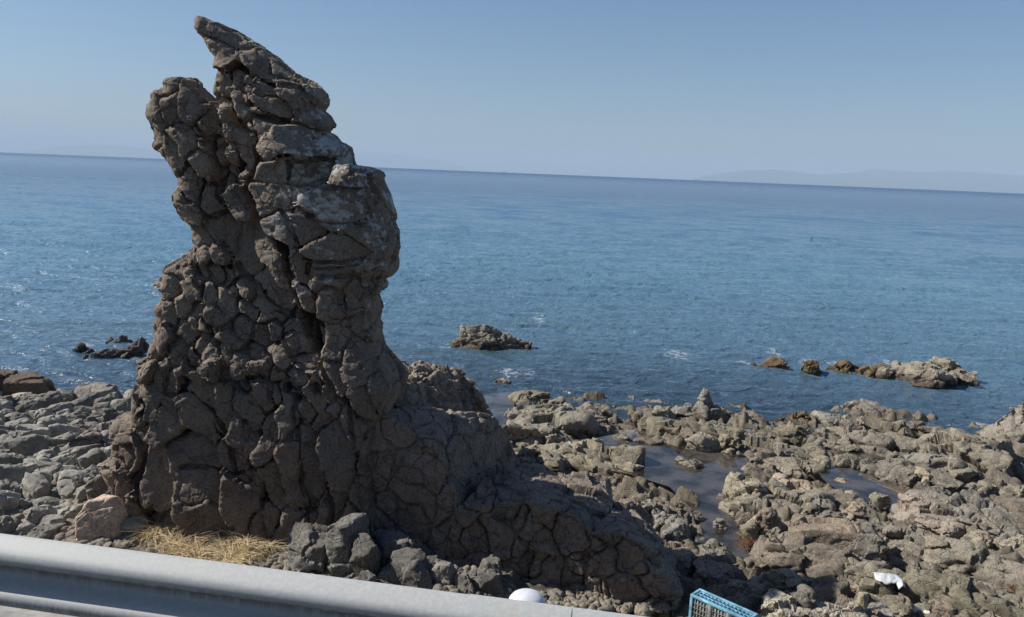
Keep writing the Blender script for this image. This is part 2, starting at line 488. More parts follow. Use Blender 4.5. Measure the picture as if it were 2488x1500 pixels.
def build_stack():
    h = 0.0165
    TM = 0.55
    ib = OUTLINE.index((990, 1420))
    pts = np.array([wall_sz(px, py, (np.interp(i, [0, 10, 45], [0.0, 0.2, 0.42]) if i < ib else (0.14 if py > 600 else 0.0))) for i, (px, py) in enumerate(OUTLINE)])
    s0, s1 = pts[:, 0].min() - 0.15, pts[:, 0].max() + 0.15
    z0, z1 = 0.1, pts[:, 1].max() + 0.15
    t0, t1 = -0.75, 1.75
    S = np.arange(s0, s1, h); Z = np.arange(z0, z1, h); T = np.arange(t0, t1, h)
    SS, ZZ = np.meshgrid(S, Z, indexing='ij')
    flat = np.stack([SS.ravel(), ZZ.ravel(), 0 * SS.ravel()], 1)
    wob = (fbm(flat * 6, 3, 3) * 0.025).reshape(SS.shape)
    d2 = poly_dist(pts, SS, ZZ) + wob
    # where each grid point is seen on the front face
    W = ORG + SS[..., None] * E3 + np.array([0, 0, 1.0]) * ZZ[..., None] + M3 * 0.05
    q = W - CAM
    wq = q @ _F
    PX = 1244 + FPX * (q @ _R) / wq; PY = 750 - FPX * (q @ _U) / wq
    PXw = PX + 7 * vnoise(flat * 4.1, 11).reshape(SS.shape) + 3 * vnoise(flat * 11, 12).reshape(SS.shape)
    PYw = PY + 7 * vnoise(flat * 4.1, 13).reshape(SS.shape) + 3 * vnoise(flat * 11, 14).reshape(SS.shape)
    r = np.random.default_rng(21)
    seeds = []
    for zi, (poly, size, asp, ang, amp, out) in enumerate(ZONES):
        pl = np.array(poly, float)
        x0, y0 = pl.min(0); x1, y1 = pl.max(0)
        got = []
        for _ in range(4000):
            c = np.array([r.uniform(x0, x1), r.uniform(y0, y1)])
            if poly_dist(pl, c[:1], c[1:])[0] < 0: continue
            ca, sa = math.cos(RAD(ang)), math.sin(RAD(ang))
            ok = True
            for g in got:
                d = c - g
                u = (d[0] * ca + d[1] * sa) / math.sqrt(asp); v = (-d[0] * sa + d[1] * ca) * math.sqrt(asp)
                if u * u + v * v < (0.78 * size) ** 2: ok = False; break
            if ok: got.append(c)
        for g in got:
            seeds.append((g[0], g[1], size, asp * r.uniform(0.75, 1.3), ang + r.uniform(-28, 28), out + amp * r.uniform(-1, 1), -0.27 + r.uniform(-0.16, 0.13), r.uniform(-0.10, 0.30), [0.25, 0.2, 0.45, 0.5, 0.3, 0.25, 0.45, 0.5, 0.4, 0.3, 0.4, 0.5][zi], [0.5, 0.7, 0.9, 0.8, 0.7, 0.3, 1.0, 1.1, 0.4, 0.5, 0.35, 1.0][zi] * r.uniform(0.2, 1) ** 1.5))
    F1 = np.full(SS.shape, 1e9); F2 = F1.copy(); IDX = np.zeros(SS.shape, int); OFF = np.zeros(SS.shape); SUBF = np.ones(SS.shape); BEV = np.zeros(SS.shape); SZ = np.full(SS.shape, 60.0)
    for k, (cx, cy, size, asp, ang, off, gx, gy, sf, bv) in enumerate(seeds):
        dx, dy = PXw - cx, PYw - cy
        ca, sa = math.cos(RAD(ang)), math.sin(RAD(ang))
        u = (dx * ca + dy * sa) / math.sqrt(asp); v = (-dx * sa + dy * ca) * math.sqrt(asp)
        d = (np.abs(u) ** 5 + np.abs(v) ** 5) ** (1 / 5) / size
        near = d < F1
        F2 = np.where(near, F1, np.minimum(F2, d)); F1 = np.where(near, d, F1)
        mpp = 10.0 / FPX
        OFF = np.where(near, off + gx * np.clip(dx, -size, size) * mpp + gy * np.clip(dy, -size, size) * mpp, OFF)
        SZ = np.where(near, size, SZ); SUBF = np.where(near, sf, SUBF)
        BEV = np.where(near, bv * np.clip(-(0.75 * dx + 0.65 * dy) / (np.hypot(dx, dy) + 1e-6) + 0.1, 0, 1), BEV)
    gap = (F2 - F1) * SZ
    f3 = np.stack([PXw.ravel() / 34.0, PYw.ravel() / 26.0, 0 * PXw.ravel()], 1)
    sub = cells(f3, 1.0, 0.022, 0.0, 0.0, 0.1, 203, 0.3, rot_xyz(0, 0, 0.5)).reshape(SS.shape)
    a1_, a2_, hh_, vv_ = voronoi(f3 @ rot_xyz(0, 0, 0.5).T + 0.15 * np.stack([vnoise(f3 * 2, 205), vnoise(f3 * 2 + 9, 206), 0 * f3[:, 0]], 1), 203)
    sub = ((_r(hh_, 5) * 2 - 1) * 0.013 + 0.030 * ((_r(hh_, 6) - 1.1) * vv_[:, 0] + (_r(hh_, 7) - 0.2) * vv_[:, 1])).reshape(SS.shape) - 0.014 * np.exp(-((a2_ - a1_) / 0.05) ** 2).reshape(SS.shape)
    rel = OFF * 1.25 + sub * SUBF - 0.15 * BEV * np.clip(1 - gap / 19.0, 0, 1) - 0.10 * np.exp(-(gap / 4.0) ** 4) * (0.4 + 0.6 * np.clip(vnoise(flat * 2.2, 77).reshape(SS.shape) * 3.0 + 0.6, 0, 1))
    for ln, wd, dep in CREVICES:
        d = line_dist(ln, PXw, PYw)
        rel -= dep * np.exp(-(d / (0.95 * wd)) ** 3)
    # broad forms: right column and left lobe bulge, the middle runs deeper
    rel += 0.16 * np.exp(-(((PX - 800) / 130) ** 2 + ((PY - 520) / 200) ** 2)) - 0.12 * np.exp(-(((PX - 610) / 70) ** 2 + ((PY - 480) / 190) ** 2))
    rel += 0.05 * fbm(flat * 0.9, 2, 41).reshape(SS.shape)
    Tmax = np.interp(ZZ, [0.3, 1.6, 3.5, 5.5, 7.2], [0.78, 0.62, 0.38, 0.34, 0.27])
    dr = np.interp(ZZ, [0.3, 2.5, 7], [0.34, 0.28, 0.22])
    prof = np.sqrt(np.clip(1 - (1 - np.clip(d2 / dr, 0, 1)) ** 2, 0, 1))
    TH = 0.5 * Tmax + 0.5 * Tmax * prof
    edge = np.clip(d2 / 0.3, 0, 1)
    TMZ = np.interp(ZZ, [0.3, 1.6, 3.2, 7], [0.52, 0.43, 0.20, 0.16])
    tf = TMZ - TH - rel * (0.3 + 0.7 * edge)
    tb = TMZ + TH * 1.1 + 0.1 * fbm(flat * 2, 3, 55).reshape(SS.shape)
    f = np.maximum(np.maximum((tf[:, None, :] - T[None, :, None]), (T[None, :, None] - tb[:, None, :])), -d2[:, None, :]).astype(np.float32)
    f = np.maximum(f, (Z[0] + 2 * h) - Z[None, None, :]).astype(np.float32)
    V, Q = surfnet(f, (S[0], T[0], Z[0]), h)
    N = smooth_normals(normals_of(V, Q), Q, 1)
    dsp = cells(V, (0.46, 0.46, 0.38), 0.022, 0.10, 0.02, 0.04, 5) * (0.0 + 1.0 * (np.abs(N[:, 1]) < 0.45))
    dsp = dsp + cells(V, (0.17, 0.17, 0.13), 0.004, 0.03, 0.008, 0.06, 9) + 0.004 * fbm(V * 6, 3, 61) + 0.0025 * fbm(V * 26, 3, 65)
    pit = vnoise(V * 9, 71); dsp -= 0.035 * np.clip((pit - 0.62) / 0.25, 0, 1)
    V = V + N * dsp[:, None]
    Wd = ORG + V[:, :1] * E3 + V[:, 1:2] * M3 + V[:, 2:] * np.array([0, 0, 1.0])
    return Wd, Q

V, Q = build_stack()
o = centred('sea_stack', V, Q, M['stack'], True, 38)
tag(o, 'tall dark cracked rock pillar with leaning pointed top and split left lobe', 'sea stack')

# ------------------------------------------------------------------ blocks from corner points
def hull_planes(pts):
    bm = bmesh.new()
    for p in pts: bm.verts.new(p)
    r = bmesh.ops.convex_hull(bm, input=bm.verts)
    bm.normal_update()
    pl = []
    for fc in bm.faces:
        n = fc.normal
        if n.length > 0.5: pl.append((n.x, n.y, n.z, n.dot(fc.verts[0].co)))
    bm.free()
    c = np.mean(pts, 0)
    pl = np.array(pl)
    s = pl[:, :3] @ c - pl[:, 3]
    pl[s > 0] *= -1
    return pl

def block(name, pts, mat, h=0.025, rnd=0.05, layers=(), seed=1, noise=0.02, sharp=50):
    pts = np.array(pts, float)
    pl = hull_planes(pts)
    lo, hi = pts.min(0) - 4 * h, pts.max(0) + 4 * h
    ax = [np.arange(lo[k], hi[k], h) for k in range(3)]
    X, Y, Z = np.meshgrid(*ax, indexing='ij')
    f = np.full(X.shape, -1e9, np.float32)
    k = rnd
    for a, b, c, d in pl:
        g = (a * X + b * Y + c * Z - d).astype(np.float32) + 0.0
        hmix = np.clip(0.5 + 0.5 * (f - g) / k, 0, 1) if k > 0 else None
        f = np.maximum(f, g) if k <= 0 else (g * (1 - hmix) + f * hmix + k * hmix * (1 - hmix) * 0.5)
    V, Q = surfnet(f, lo, h)
    N = smooth_normals(normals_of(V, Q), Q, 2)
    d = noise * fbm(V * 5, 4, seed + 3) + 0.4 * noise * fbm(V * 22, 3, seed + 5)
    for i, ly in enumerate(layers):
        d = d + cells(V, *ly, seed + 10 * i, 0.13)
    V = V + N * d[:, None]
    return V, Q

wall = on_wall
def base(pts, z): return [np.array([p[0], p[1], z]) for p in pts]

fr = [wall(x, y, 0.02) for x, y in [(872, 985), (940, 1022), (985, 1033), (1040, 1078), (1068, 1120), (1092, 1180), (1114, 1240), (1108, 1310)]]
bk = [P(1190, 1005, 2.35), P(1225, 1040, 1.95), P(1264, 1112, 1.4), P(1000, 985, 2.5)]
V, Q = block('ledge', fr + bk + base(fr[:2] + fr[-2:] + bk, 0.3), M['ledge'], 0.017, 0.05,
    [((0.44, 0.44, 0.5), 0.014, 0.06, 0.04, 0.045), ((0.19, 0.19, 0.22), 0.005, 0.06, 0.014, 0.08)], 31, 0.008)
tag(centred('rock_ledge', V, Q, M['ledge'], True, 36), 'sloping shaded rock ledge leaning on the right foot of the pillar', 'rock')

pts = [P(975, 885, 2.7), P(1040, 876, 2.65), P(1120, 897, 2.4), P(1168, 950, 1.85), P(1195, 1012, 1.05), P(930, 930, 2.9), P(985, 1000, 2.55), P(1150, 1010, 1.75)]
V, Q = block('shoulder', pts + base(pts, 0.2), M['ledge'], 0.025, 0.12, [((0.4, 0.5, 0.3), 0.05, 0.2, 0.06, 0.08), (0.16, 0.02, 0.25, 0.03, 0.12)], 47, 0.045)
tag(centred('rock_shoulder', V, Q, M['ledge'], True, 36), 'rough topped rock shoulder behind the sloping ledge, right of the pillar', 'rock')

LY = [((0.40, 0.40, 0.36), 0.035, 0.18, 0.05, 0.04), (0.17, 0.010, 0.14, 0.014, 0.07)]
def ridge(px_front, bk, t, zb, seed, label, mat):
    fr = [wall(x, y, t) for x, y in px_front]
    p = fr + bk
    V, Q = block('ridge', p + base(p, zb), M[mat], 0.017, 0.02, LY, seed, 0.010)
    tag(centred('rock_ridge', V, Q, M[mat], True, 36), label, 'rock', 'blocks of the low ridge right of the pillar')
ridge([(1100, 1238), (1180, 1236), (1240, 1226), (1316, 1226)], [P(1185, 1172, 1.75), P(1255, 1128, 1.62), P(1318, 1138, 1.58)], 0.0, 0.3, 51, 'flat topped block of the low ridge beside the sloping ledge, half in shadow', 'ledge')
ridge([(1300, 1224), (1390, 1250), (1446, 1292)], [P(1296, 1136, 1.6), P(1478, 1160, 1.35), P(1497, 1215, 1.2)], -0.04, 0.3, 67, 'middle block of the low ridge with a pinkish sunlit top', 'ledge')
ridge([(1430, 1290), (1500, 1286), (1552, 1322), (1602, 1378), (1642, 1452)], [P(1500, 1215, 1.15), P(1545, 1215, 1.05), P(1610, 1300, 0.9), P(1652, 1370, 0.75)], -0.1, 0.2, 83, 'rounded knobbly end block of the low ridge behind the blue crate', 'ledge')

# ------------------------------------------------------------------ free rocks
def rock_mesh(dims, seed, style, res=26, detail=1.0):
    """a rock filling dims, foot at z=0, with unequal facets, cracks and knobs"""
    r = np.random.default_rng(seed)
    dims = np.array(dims, float)
    h = max(dims.max() / res, 0.008)
    lo, hi = -dims / 2 * 1.18 - 2 * h, dims / 2 * 1.18 + 2 * h
    ax = [np.arange(lo[k], hi[k], h) for k in range(3)]
    X, Y, Z = np.meshgrid(*ax, indexing='ij')
    x, y, z = X / (dims[0] / 2), Y / (dims[1] / 2), Z / (dims[2] / 2)
    pw = {'block': 9.0, 'round': 3.6, 'slab': 6.0, 'peak': 2.6, 'reef': 3.0, 'knob': 3.4}[style]
    if style == 'peak':
        tw = 1.06 - 0.78 * np.clip((z + 1) / 2, 0, 1)
        x = x / tw + 0.25 * z; y = y / tw
    z = np.where(z < 0, z * 0.55, z)
    if style == 'reef':
        x = x * (1 + 0.35 * np.clip(z, -1, 1)); y = y * (1 + 0.3 * np.clip(z, -1, 1))
    f = (np.abs(x) ** pw + np.abs(y) ** pw + np.abs(z) ** pw) ** (1 / pw) - 1
    ncut = {'block': 9, 'round': 8, 'slab': 8, 'peak': 10, 'reef': 10, 'knob': 12}[style]
    for _ in range(ncut):
        n = r.normal(size=3); n[2] = abs(n[2]) * (0.6 if style != 'slab' else 1.2)
        n /= np.linalg.norm(n)
        off = r.uniform(0.78, 1.12) if style == 'block' else r.uniform(0.62, 0.95)
        g = (n[0] * x + n[1] * y + n[2] * z) - off
        k = {'block': 0.012, 'slab': 0.02, 'round': 0.05}.get(style, 0.03)
        m_ = np.clip(0.5 + 0.5 * (f - g) / k, 0, 1)
        f = g * (1 - m_) + f * m_ + k * m_ * (1 - m_) * 0.5
    f = f.astype(np.float32) * dims.min() / 2
    f[:, :, 0] = np.abs(f[:, :, 0]) + 1e-3
    V, Q = surfnet(f, lo, h)
    N = smooth_normals(normals_of(V, Q), Q, 2)
    L = float(np.cbrt(dims.prod()))
    off = r.uniform(-50, 50, 3)
    Vo = V + off
    rt = rot_xyz(*r.uniform(-0.5, 0.5, 3))
    a = {'block': 0.5, 'round': 0.6, 'slab': 0.65, 'peak': 0.7, 'reef': 1.1, 'knob': 1.05}[style] * detail
    c1 = L * r.uniform(0.42, 0.62)
    d = cells(Vo, (c1 * 1.4, c1, c1 * 0.7), 0.07 * a * L, 0.40 * a, 0.045 * a * L, 0.06, seed, 0.2, rt)
    c2 = L * 0.2
    d = d + cells(Vo, (c2 * 1.5, c2, c2 * 0.8), 0.020 * a * L, 0.34 * a, 0.016 * a * L, 0.08, seed + 5, 0.2, rt)
    d = d + 0.008 * L * a * fbm(Vo * (3.0 / L), 3, seed + 7) + 0.008 * L * fbm(Vo * (14.0 / L), 3, seed + 9)
    d = np.clip(d, -0.3 * dims.min(), 0.3 * dims.min())
    V = V + N * d[:, None]
    V[:, 2] += dims[2] / 2
    return V, Q

def hit(px, py):
    bpy.context.view_layer.update()
    d = Vector(ray(px, py)).normalized()
    ok, loc, nr, fi, ob, mx = SC.ray_cast(bpy.context.evaluated_depsgraph_get(), Vector(CAM) + d * 6.5, d, distance=60)
    return np.array(loc) if ok else P(px, py, 0.4)

def put_rock(x0, y0, x1, y1, style='knob', mat='tan', zb=None, seed=0, depth=0.85, name='shore_rock', label=None, cat='rock', group=None, detail=1.0, yaw=0.0, tilt=(0, 0), sink=0.12, res=None, snap=False):
    """a rock seen in the given box of the photograph, standing on the ground there"""
    xc = (x0 + x1) / 2
    if zb is None:
        q = P(xc, y1, 0.3)
        for _ in range(3):
            zb = float(ground_z(q[0], q[1])); q = P(xc, y1, zb)
    q = P(xc, y1, zb)
    if snap: q = hit(xc, y1 - 2); zb = float(q[2])
    dist = (q - CAM) @ _F
    mpp = dist / FPX
    wd = (x1 - x0) * mpp
    hor = q[:2] / np.linalg.norm(q[:2])
    dep = math.atan2(CAM_Z - zb, np.linalg.norm(q[:2]))
    tot = (y1 - y0) * mpp
    dp = depth * wd
    hh = (tot - 0.8 * dp * math.sin(dep)) / math.cos(dep)
    if hh < 0.3 * wd:
        hh = max(0.22 * wd, 0.55 * tot)
        dp = max(0.25 * wd, (tot - hh * math.cos(dep)) / math.sin(dep) / 0.8)
    sk = sink + 0.15 * hh
    dims = (wd, dp, hh + sk)
    if res is None: res = int(np.clip(wd / mpp / 2.4, 18, 56))
    V, Q = rock_mesh(dims, seed, style, res, detail)
    ang = math.atan2(-hor[0], hor[1]) + yaw
    R = np.array(Matrix.Rotation(ang, 3, 'Z') @ Matrix.Rotation(tilt[0], 3, 'X') @ Matrix.Rotation(tilt[1], 3, 'Y'))
    V = V @ R.T
    c = np.array([q[0] + hor[0] * dp / 2, q[1] + hor[1] * dp / 2, zb - sk])
    o = link(name, mesh_np(name, V, Q, M[mat], True, 36), None, c)
    tag(o, label, cat, group)
    return o

# ------------------------------------------------------------------ shore rocks, right of the pillar
GA, GB, GC, GD = 'jumbled rocks between the ledge and the sea', 'jumbled rocks along the waterline', 'jumbled rocks around the tide pools', 'jumbled rocks of the near shore'
LA, LB, LC, LD = ('cracked brown rock in the jumble between shaded ledge and sea', 'cracked olive grey rock in the jumble along the waterline',
                  'cracked grey brown rock in the jumble around the tide pools', 'cracked brown rock in the jumble right of the domed boulder')
ROCKS = [
 # x0, y0, x1, y1, style, material, label, group
 (1166, 921, 1333, 968, 'reef', 'pale', 'low pinkish white rock shelf at the water behind the small blue pool', None),
 (1362, 938, 1400, 970, 'knob', 'darkreef', 'small dark knob of rock at the seaward tip of the shelf', None),
 (1239, 943, 1345, 1004, 'block', 'olive', 'angular grey rock with shaded flat faces beside the small blue pool', None),
 (1330, 965, 1385, 1010, 'knob', 'olive', LA, GA), (1212, 986, 1356, 1046, 'round', 'tan', 'low domed brown rock with a long slot in front', None),
 (1221, 1026, 1392, 1092, 'knob', 'tan', 'brown rock with a deep black hollow in its right half', None),
 (1376, 959, 1500, 1036, 'peak', 'tan', 'pointed pinkish rock at the water with weedy right flank', None),
 (1348, 1002, 1470, 1042, 'round', 'tan', LA, GA), (1387, 1026, 1438, 1069, 'knob', 'olive', LA, GA), (1393, 1054, 1464, 1122, 'round', 'tan', LA, GA),
 (1368, 1073, 1414, 1126, 'block', 'tan', LA, GA), (1306, 1078, 1378, 1146, 'round', 'tan', LA, GA), (1225, 1085, 1310, 1130, 'knob', 'tan', LA, GA), (1465, 1050, 1544, 1097, 'round', 'tan', LA, GA),
 (1477, 1092, 1554, 1142, 'round', 'tan', 'rounded brown rock at the left end of the large tide pool', None), (1544, 1102, 1604, 1143, 'knob', 'tan', LA, GA), (1404, 1115, 1487, 1160, 'knob', 'tan', LA, GA),
 (1526, 971, 1616, 1040, 'round', 'olive', LB, GB), (1577, 985, 1640, 1064, 'block', 'olive', 'upright olive rock with a dark square hollow near its foot', None), (1622, 967, 1684, 1020, 'reef', 'pale', LB, GB),
 (1722, 983, 1778, 1026, 'knob', 'olive', 'dark wedge of rock right of the tall pointed one', None),
 (1630, 1007, 1697, 1076, 'knob', 'olive', LB, GB), (1687, 1017, 1782, 1060, 'slab', 'pale', 'flat rock with a white edge below the tall pointed rock', None), (1538, 1052, 1648, 1106, 'round', 'olive', LB, GB),
 (1636, 1040, 1705, 1106, 'knob', 'olive', LB, GB), (1664, 1046, 1740, 1118, 'block', 'olive', 'blocky rock with a large black shaded right face behind the pool', None), (1729, 1052, 1797, 1125, 'knob', 'olive', LB, GB),
 (1786, 1036, 1874, 1085, 'knob', 'tan', LB, GB), (1772, 1076, 1852, 1127, 'knob', 'olive', LB, GB), (1890, 1022, 1954, 1069, 'round', 'olive', LB, GB),
 (1640, 1101, 1709, 1157, 'knob', 'tan', 'knobbly rock islet standing in the large tide pool', None), (1792, 1127, 1884, 1176, 'block', 'olive', LC, GC), (1808, 1080, 1909, 1129, 'knob', 'olive', LC, GC),
 (1754, 1157, 1868, 1242, 'knob', 'tan', 'layered tan rock at the right bank of the large tide pool', None), (1855, 1109, 1949, 1166, 'block', 'olive', LC, GC), (1873, 1150, 1970, 1242, 'round', 'pink', 'pale pink sloping slab between the two tide pools', None),
 (2065, 969, 2140, 1019, 'block', 'pale', 'pale square knob on the waterline, dark weed on top', None), (1978, 1003, 2052, 1036, 'slab', 'pale', 'smooth white slab at the edge of the water', None), (1900, 995, 2000, 1030, 'reef', 'weedy', LB, GB),
 (2035, 1003, 2104, 1056, 'knob', 'olive', LB, GB), (1992, 1028, 2069, 1076, 'round', 'olive', LB, GB), (1990, 1060, 2096, 1108, 'round', 'olive', 'low olive rock with a deep black overhang above greenish water', None),
 (2089, 1060, 2174, 1110, 'block', 'olive', LB, GB), (2115, 1015, 2224, 1076, 'knob', 'olive', LB, GB), (2158, 1052, 2273, 1126, 'block', 'olive', 'large olive block with a dark triangular right face', None),
 (2222, 1028, 2316, 1064, 'round', 'olive', LB, GB), (2305, 1035, 2422, 1138, 'round', 'olive', 'large smooth olive rock beside the narrow sea channel', None), (2264, 1056, 2344, 1106, 'knob', 'olive', LB, GB),
 (2175, 1095, 2316, 1152, 'round', 'olive', 'long olive rock with a black hollow at its left end', None), (2104, 1101, 2248, 1188, 'slab', 'tan', 'long tilted brown slab above the right tide pool', None), (2210, 1137, 2261, 1163, 'round', 'cream', 'yellowish boulder lying on the long tilted slab', None),
 (2264, 1129, 2360, 1174, 'block', 'olive', LC, GC), (2016, 1099, 2104, 1153, 'block', 'olive', 'angular olive rock between the two arms of greenish water', None), (2236, 1159, 2258, 1184, 'round', 'cream', 'small cream stone at the foot of the yellowish boulder', None),
 (2198, 1180, 2316, 1294, 'round', 'pink', 'large smooth pinkish boulder at the end of the right tide pool', None), (2333, 1162, 2458, 1216, 'round', 'tan', LC, GC), (2290, 1182, 2340, 1210, 'round', 'tan', LC, GC), (2440, 1150, 2512, 1222, 'knob', 'tan', LC, GC),
 (2010, 1157, 2072, 1194, 'round', 'pink', LC, GC), (2018, 1184, 2086, 1228, 'round', 'pink', LC, GC), (2110, 1195, 2160, 1245, 'block', 'tan', 'small rock island in the right tide pool', None),
 (1828, 1299, 1946, 1400, 'round', 'tan', 'rounded brown bulge left of the pink domed boulder', None), (2062, 1272, 2146, 1404, 'block', 'olive', 'dark angular flank right of the pink domed boulder', None),
 (2182, 1230, 2304, 1294, 'round', 'pink', 'broad pink rock with a vertical crack, below the large pinkish boulder', None), (2049, 1218, 2093, 1274, 'knob', 'pink', LC, GC), (2087, 1257, 2168, 1286, 'slab', 'olive', 'thin flat grey slab bridging over a black gap', None),
 (2099, 1281, 2151, 1317, 'round', 'tan', LD, GD), (2160, 1287, 2216, 1333, 'knob', 'tan', LD, GD), (2200, 1314, 2261, 1365, 'knob', 'pink', LD, GD), (2143, 1320, 2204, 1365, 'knob', 'tan', LD, GD),
 (2266, 1287, 2333, 1399, 'round', 'tan', 'tall brown rock with a black gap on its right', None), (2294, 1267, 2338, 1304, 'round', 'tan', LD, GD), (2355, 1285, 2413, 1353, 'knob', 'olive', LD, GD), (2370, 1247, 2500, 1305, 'round', 'pink', 'wide pinkish rock at the right edge above a dark hollow', None),
 (2440, 1293, 2512, 1372, 'knob', 'olive', LD, GD), (2359, 1214, 2437, 1258, 'round', 'tan', LD, GD), (2155, 1360, 2284, 1399, 'slab', 'olive', 'layered olive rock above the white bag', None),
 (2188, 1385, 2265, 1478, 'block', 'olive', LD, GD), (2250, 1391, 2320, 1454, 'slab', 'olive', LD, GD), (2307, 1401, 2368, 1472, 'slab', 'olive', LD, GD), (2370, 1405, 2458, 1474, 'slab', 'olive', LD, GD), (2055, 1413, 2139, 1460, 'block', 'olive', 'flat topped rock under the left end of the white bag', None),
 (2115, 1464, 2212, 1512, 'block', 'grey', LD, GD), (2005, 1431, 2058, 1485, 'block', 'tan', 'slanted brown stone leaning out of the weedy gap', None), (2081, 1439, 2106, 1476, 'block', 'cream', 'upright cream stone beside the slanted brown stone', None), (2146, 1438, 2194, 1472, 'round', 'olive', LD, GD),
 (2384, 1482, 2434, 1512, 'round', 'cream', 'smooth yellow stone at the bottom edge', None), (2278, 1472, 2307, 1497, 'block', 'red', 'reddish broken stone among the near grey rocks', None),
 (1835, 1438, 2062, 1545, 'round', 'gritty', 'coarse grained pale boulder right of the blue crate', None), (1843, 1387, 1950, 1446, 'round', 'tan', 'low cracked brown rock above the coarse grained boulder', None),
 (1513, 1213, 1624, 1305, 'knob', 'pale', 'bumpy sunlit rock rising behind the end of the low ridge', None), (1608, 1211, 1710, 1274, 'knob', 'tan', 'dark hollowed rock at the left bank of the large tide pool', None),
 (1612, 1255, 1668, 1326, 'block', 'pale', 'leaning pale rock with two fingers at the ridge end', None), (1616, 1318, 1679, 1413, 'block', 'ledge', 'rock with a white top and dark front at the ridge end', None),
 (1699, 1301, 1755, 1345, 'round', 'tan', 'rounded pale rock at the near end of the large tide pool', None), (1697, 1324, 1785, 1383, 'block', 'tan', LD, GD), (1690, 1352, 1773, 1437, 'block', 'ledge', 'dark layered rock in shadow above the blue crate', None), (1762, 1397, 1856, 1468, 'block', 'ledge', 'half shaded broken rock between crate and coarse boulder', None),
 (1731, 1253, 1762, 1285, 'knob', 'pale', 'tiny pale islet in the middle of the large tide pool', None), (1829, 1233, 1893, 1300, 'round', 'pink', 'round pink boulder on the right bank of the large tide pool', None), (1794, 1255, 1840, 1306, 'round', 'tan', LC, GC),
 (1782, 1210, 1888, 1263, 'round', 'tan', LC, GC), (1855, 1275, 1913, 1317, 'knob', 'olive', LC, GC), (1879, 1198, 1973, 1250, 'round', 'pink', LC, GC), (1960, 1195, 2020, 1240, 'knob', 'tan', LC, GC), (2086, 1225, 2125, 1260, 'knob', 'tan', LC, GC),
 (2300, 1225, 2362, 1270, 'round', 'tan', LC, GC), (1945, 1120, 2016, 1165, 'knob', 'olive', LC, GC), (1950, 1060, 2000, 1110, 'round', 'olive', LB, GB), (2030, 1440, 2080, 1500, 'knob', 'tan', LD, GD), (2440, 1440, 2512, 1512, 'block', 'olive', LD, GD), (2420, 1370, 2500, 1420, 'slab', 'olive', LD, GD),
 (2230, 1470, 2290, 1512, 'block', 'olive', LD, GD), (2330, 1455, 2400, 1505, 'block', 'olive', LD, GD), (2205, 1080, 2240, 1110, 'knob', 'olive', LB, GB), (1855, 1055, 1905, 1090, 'knob', 'olive', LB, GB),
]
POOLS = [[(1455, 1100), (1560, 1080), (1640, 1100), (1720, 1112), (1795, 1130), (1800, 1160), (1755, 1180), (1752, 1240), (1790, 1275), (1800, 1330), (1850, 1340), (1848, 1395), (1790, 1380), (1720, 1345), (1690, 1300), (1700, 1250), (1640, 1190), (1560, 1165), (1480, 1150)],
         [(2005, 1150), (2060, 1140), (2110, 1165), (2180, 1190), (2220, 1195), (2200, 1270), (2170, 1275), (2150, 1225), (2090, 1215), (2030, 1180)],
         [(1180, 965), (1240, 960), (1245, 1000), (1215, 1035), (1195, 1030)], [(2005, 1100), (2060, 1095), (2190, 1110), (2180, 1135), (2100, 1130), (2040, 1130)],
         [(2330, 1120), (2400, 1060), (2440, 1130), (2400, 1165), (2340, 1165)], [(1960, 1430), (2060, 1425), (2110, 1490), (2060, 1498), (2040, 1450)]]
for i, (x0, y0, x1, y1, st, mt, lb, gp) in enumerate(ROCKS):
    if mt in ('cream', 'red'): continue
    c_ = np.array([[x0, (x0 + x1) / 2, x1], [y1, y1, y1]], float)
    nearp = max(poly_dist(np.array(pl, float), c_[0], c_[1]).max() for pl in POOLS[:3])
    e = (0.02 if nearp > -22 else 0.17) * (x1 - x0)
    put_rock(x0 - e, y0 + 0.06 * (y1 - y0), x1 + e, y1 + (1 if nearp > -22 else 5), st, mt, None, 300 + i * 3, 0.75 if nearp > -22 else 1.15, label=lb, group=gp, yaw=random.uniform(-0.35, 0.35), tilt=(random.uniform(-0.1, 0.1), random.uniform(-0.12, 0.12)))

def crag(sil, zb, depth, mat, seed, name, label, group=None, lean=0.45, h=0.03, layers=None, noise=0.04):
    """a rock whose skyline follows the listed points; its foot spreads to the front and back"""
    xs_ = [p[0] for p in sil]; yb = max(p[1] for p in sil)
    q = P(np.mean(xs_), yb, zb); hor = np.array([*(q[:2] / np.linalg.norm(q[:2])), 0]); pts = []
    for px, py in sil:
        d = ray(px, py); o = q + hor * depth * lean
        p = CAM + d * (((o - CAM) @ hor) / (d @ hor))
        pts.append(p)
        f = 1 - abs((px - np.mean(xs_)) / (max(xs_) - min(xs_))) * 1.3
        for s_ in (-lean, 1 - lean): pts.append(np.array([p[0], p[1], zb - 0.3]) + hor * depth * s_ * max(0.25, f))
    V, Q = block(name, pts, M[mat], h, 0.05, layers or [((0.5, 0.4, 0.3), 0.06, 0.3, 0.05, 0.07), ((0.2, 0.16, 0.13), 0.03, 0.3, 0.03, 0.10)], seed, noise)
    tag(centred(name, V, Q, M[mat]), label, 'rock', group)
crag([(1678, 1036), (1688, 990), (1703, 956), (1716, 948), (1727, 960), (1736, 985), (1748, 1000), (1776, 1024)], 0.02, 1.0, 'tan', 701, 'shore_rock', 'tall pointed rock at the waterline, sunlit left face and dark right face', None, 0.4, 0.02, [((0.5, 0.4, 0.4), 0.03, 0.25, 0.04, 0.05), ((0.18, 0.16, 0.14), 0.012, 0.2, 0.015, 0.08)], 0.02)

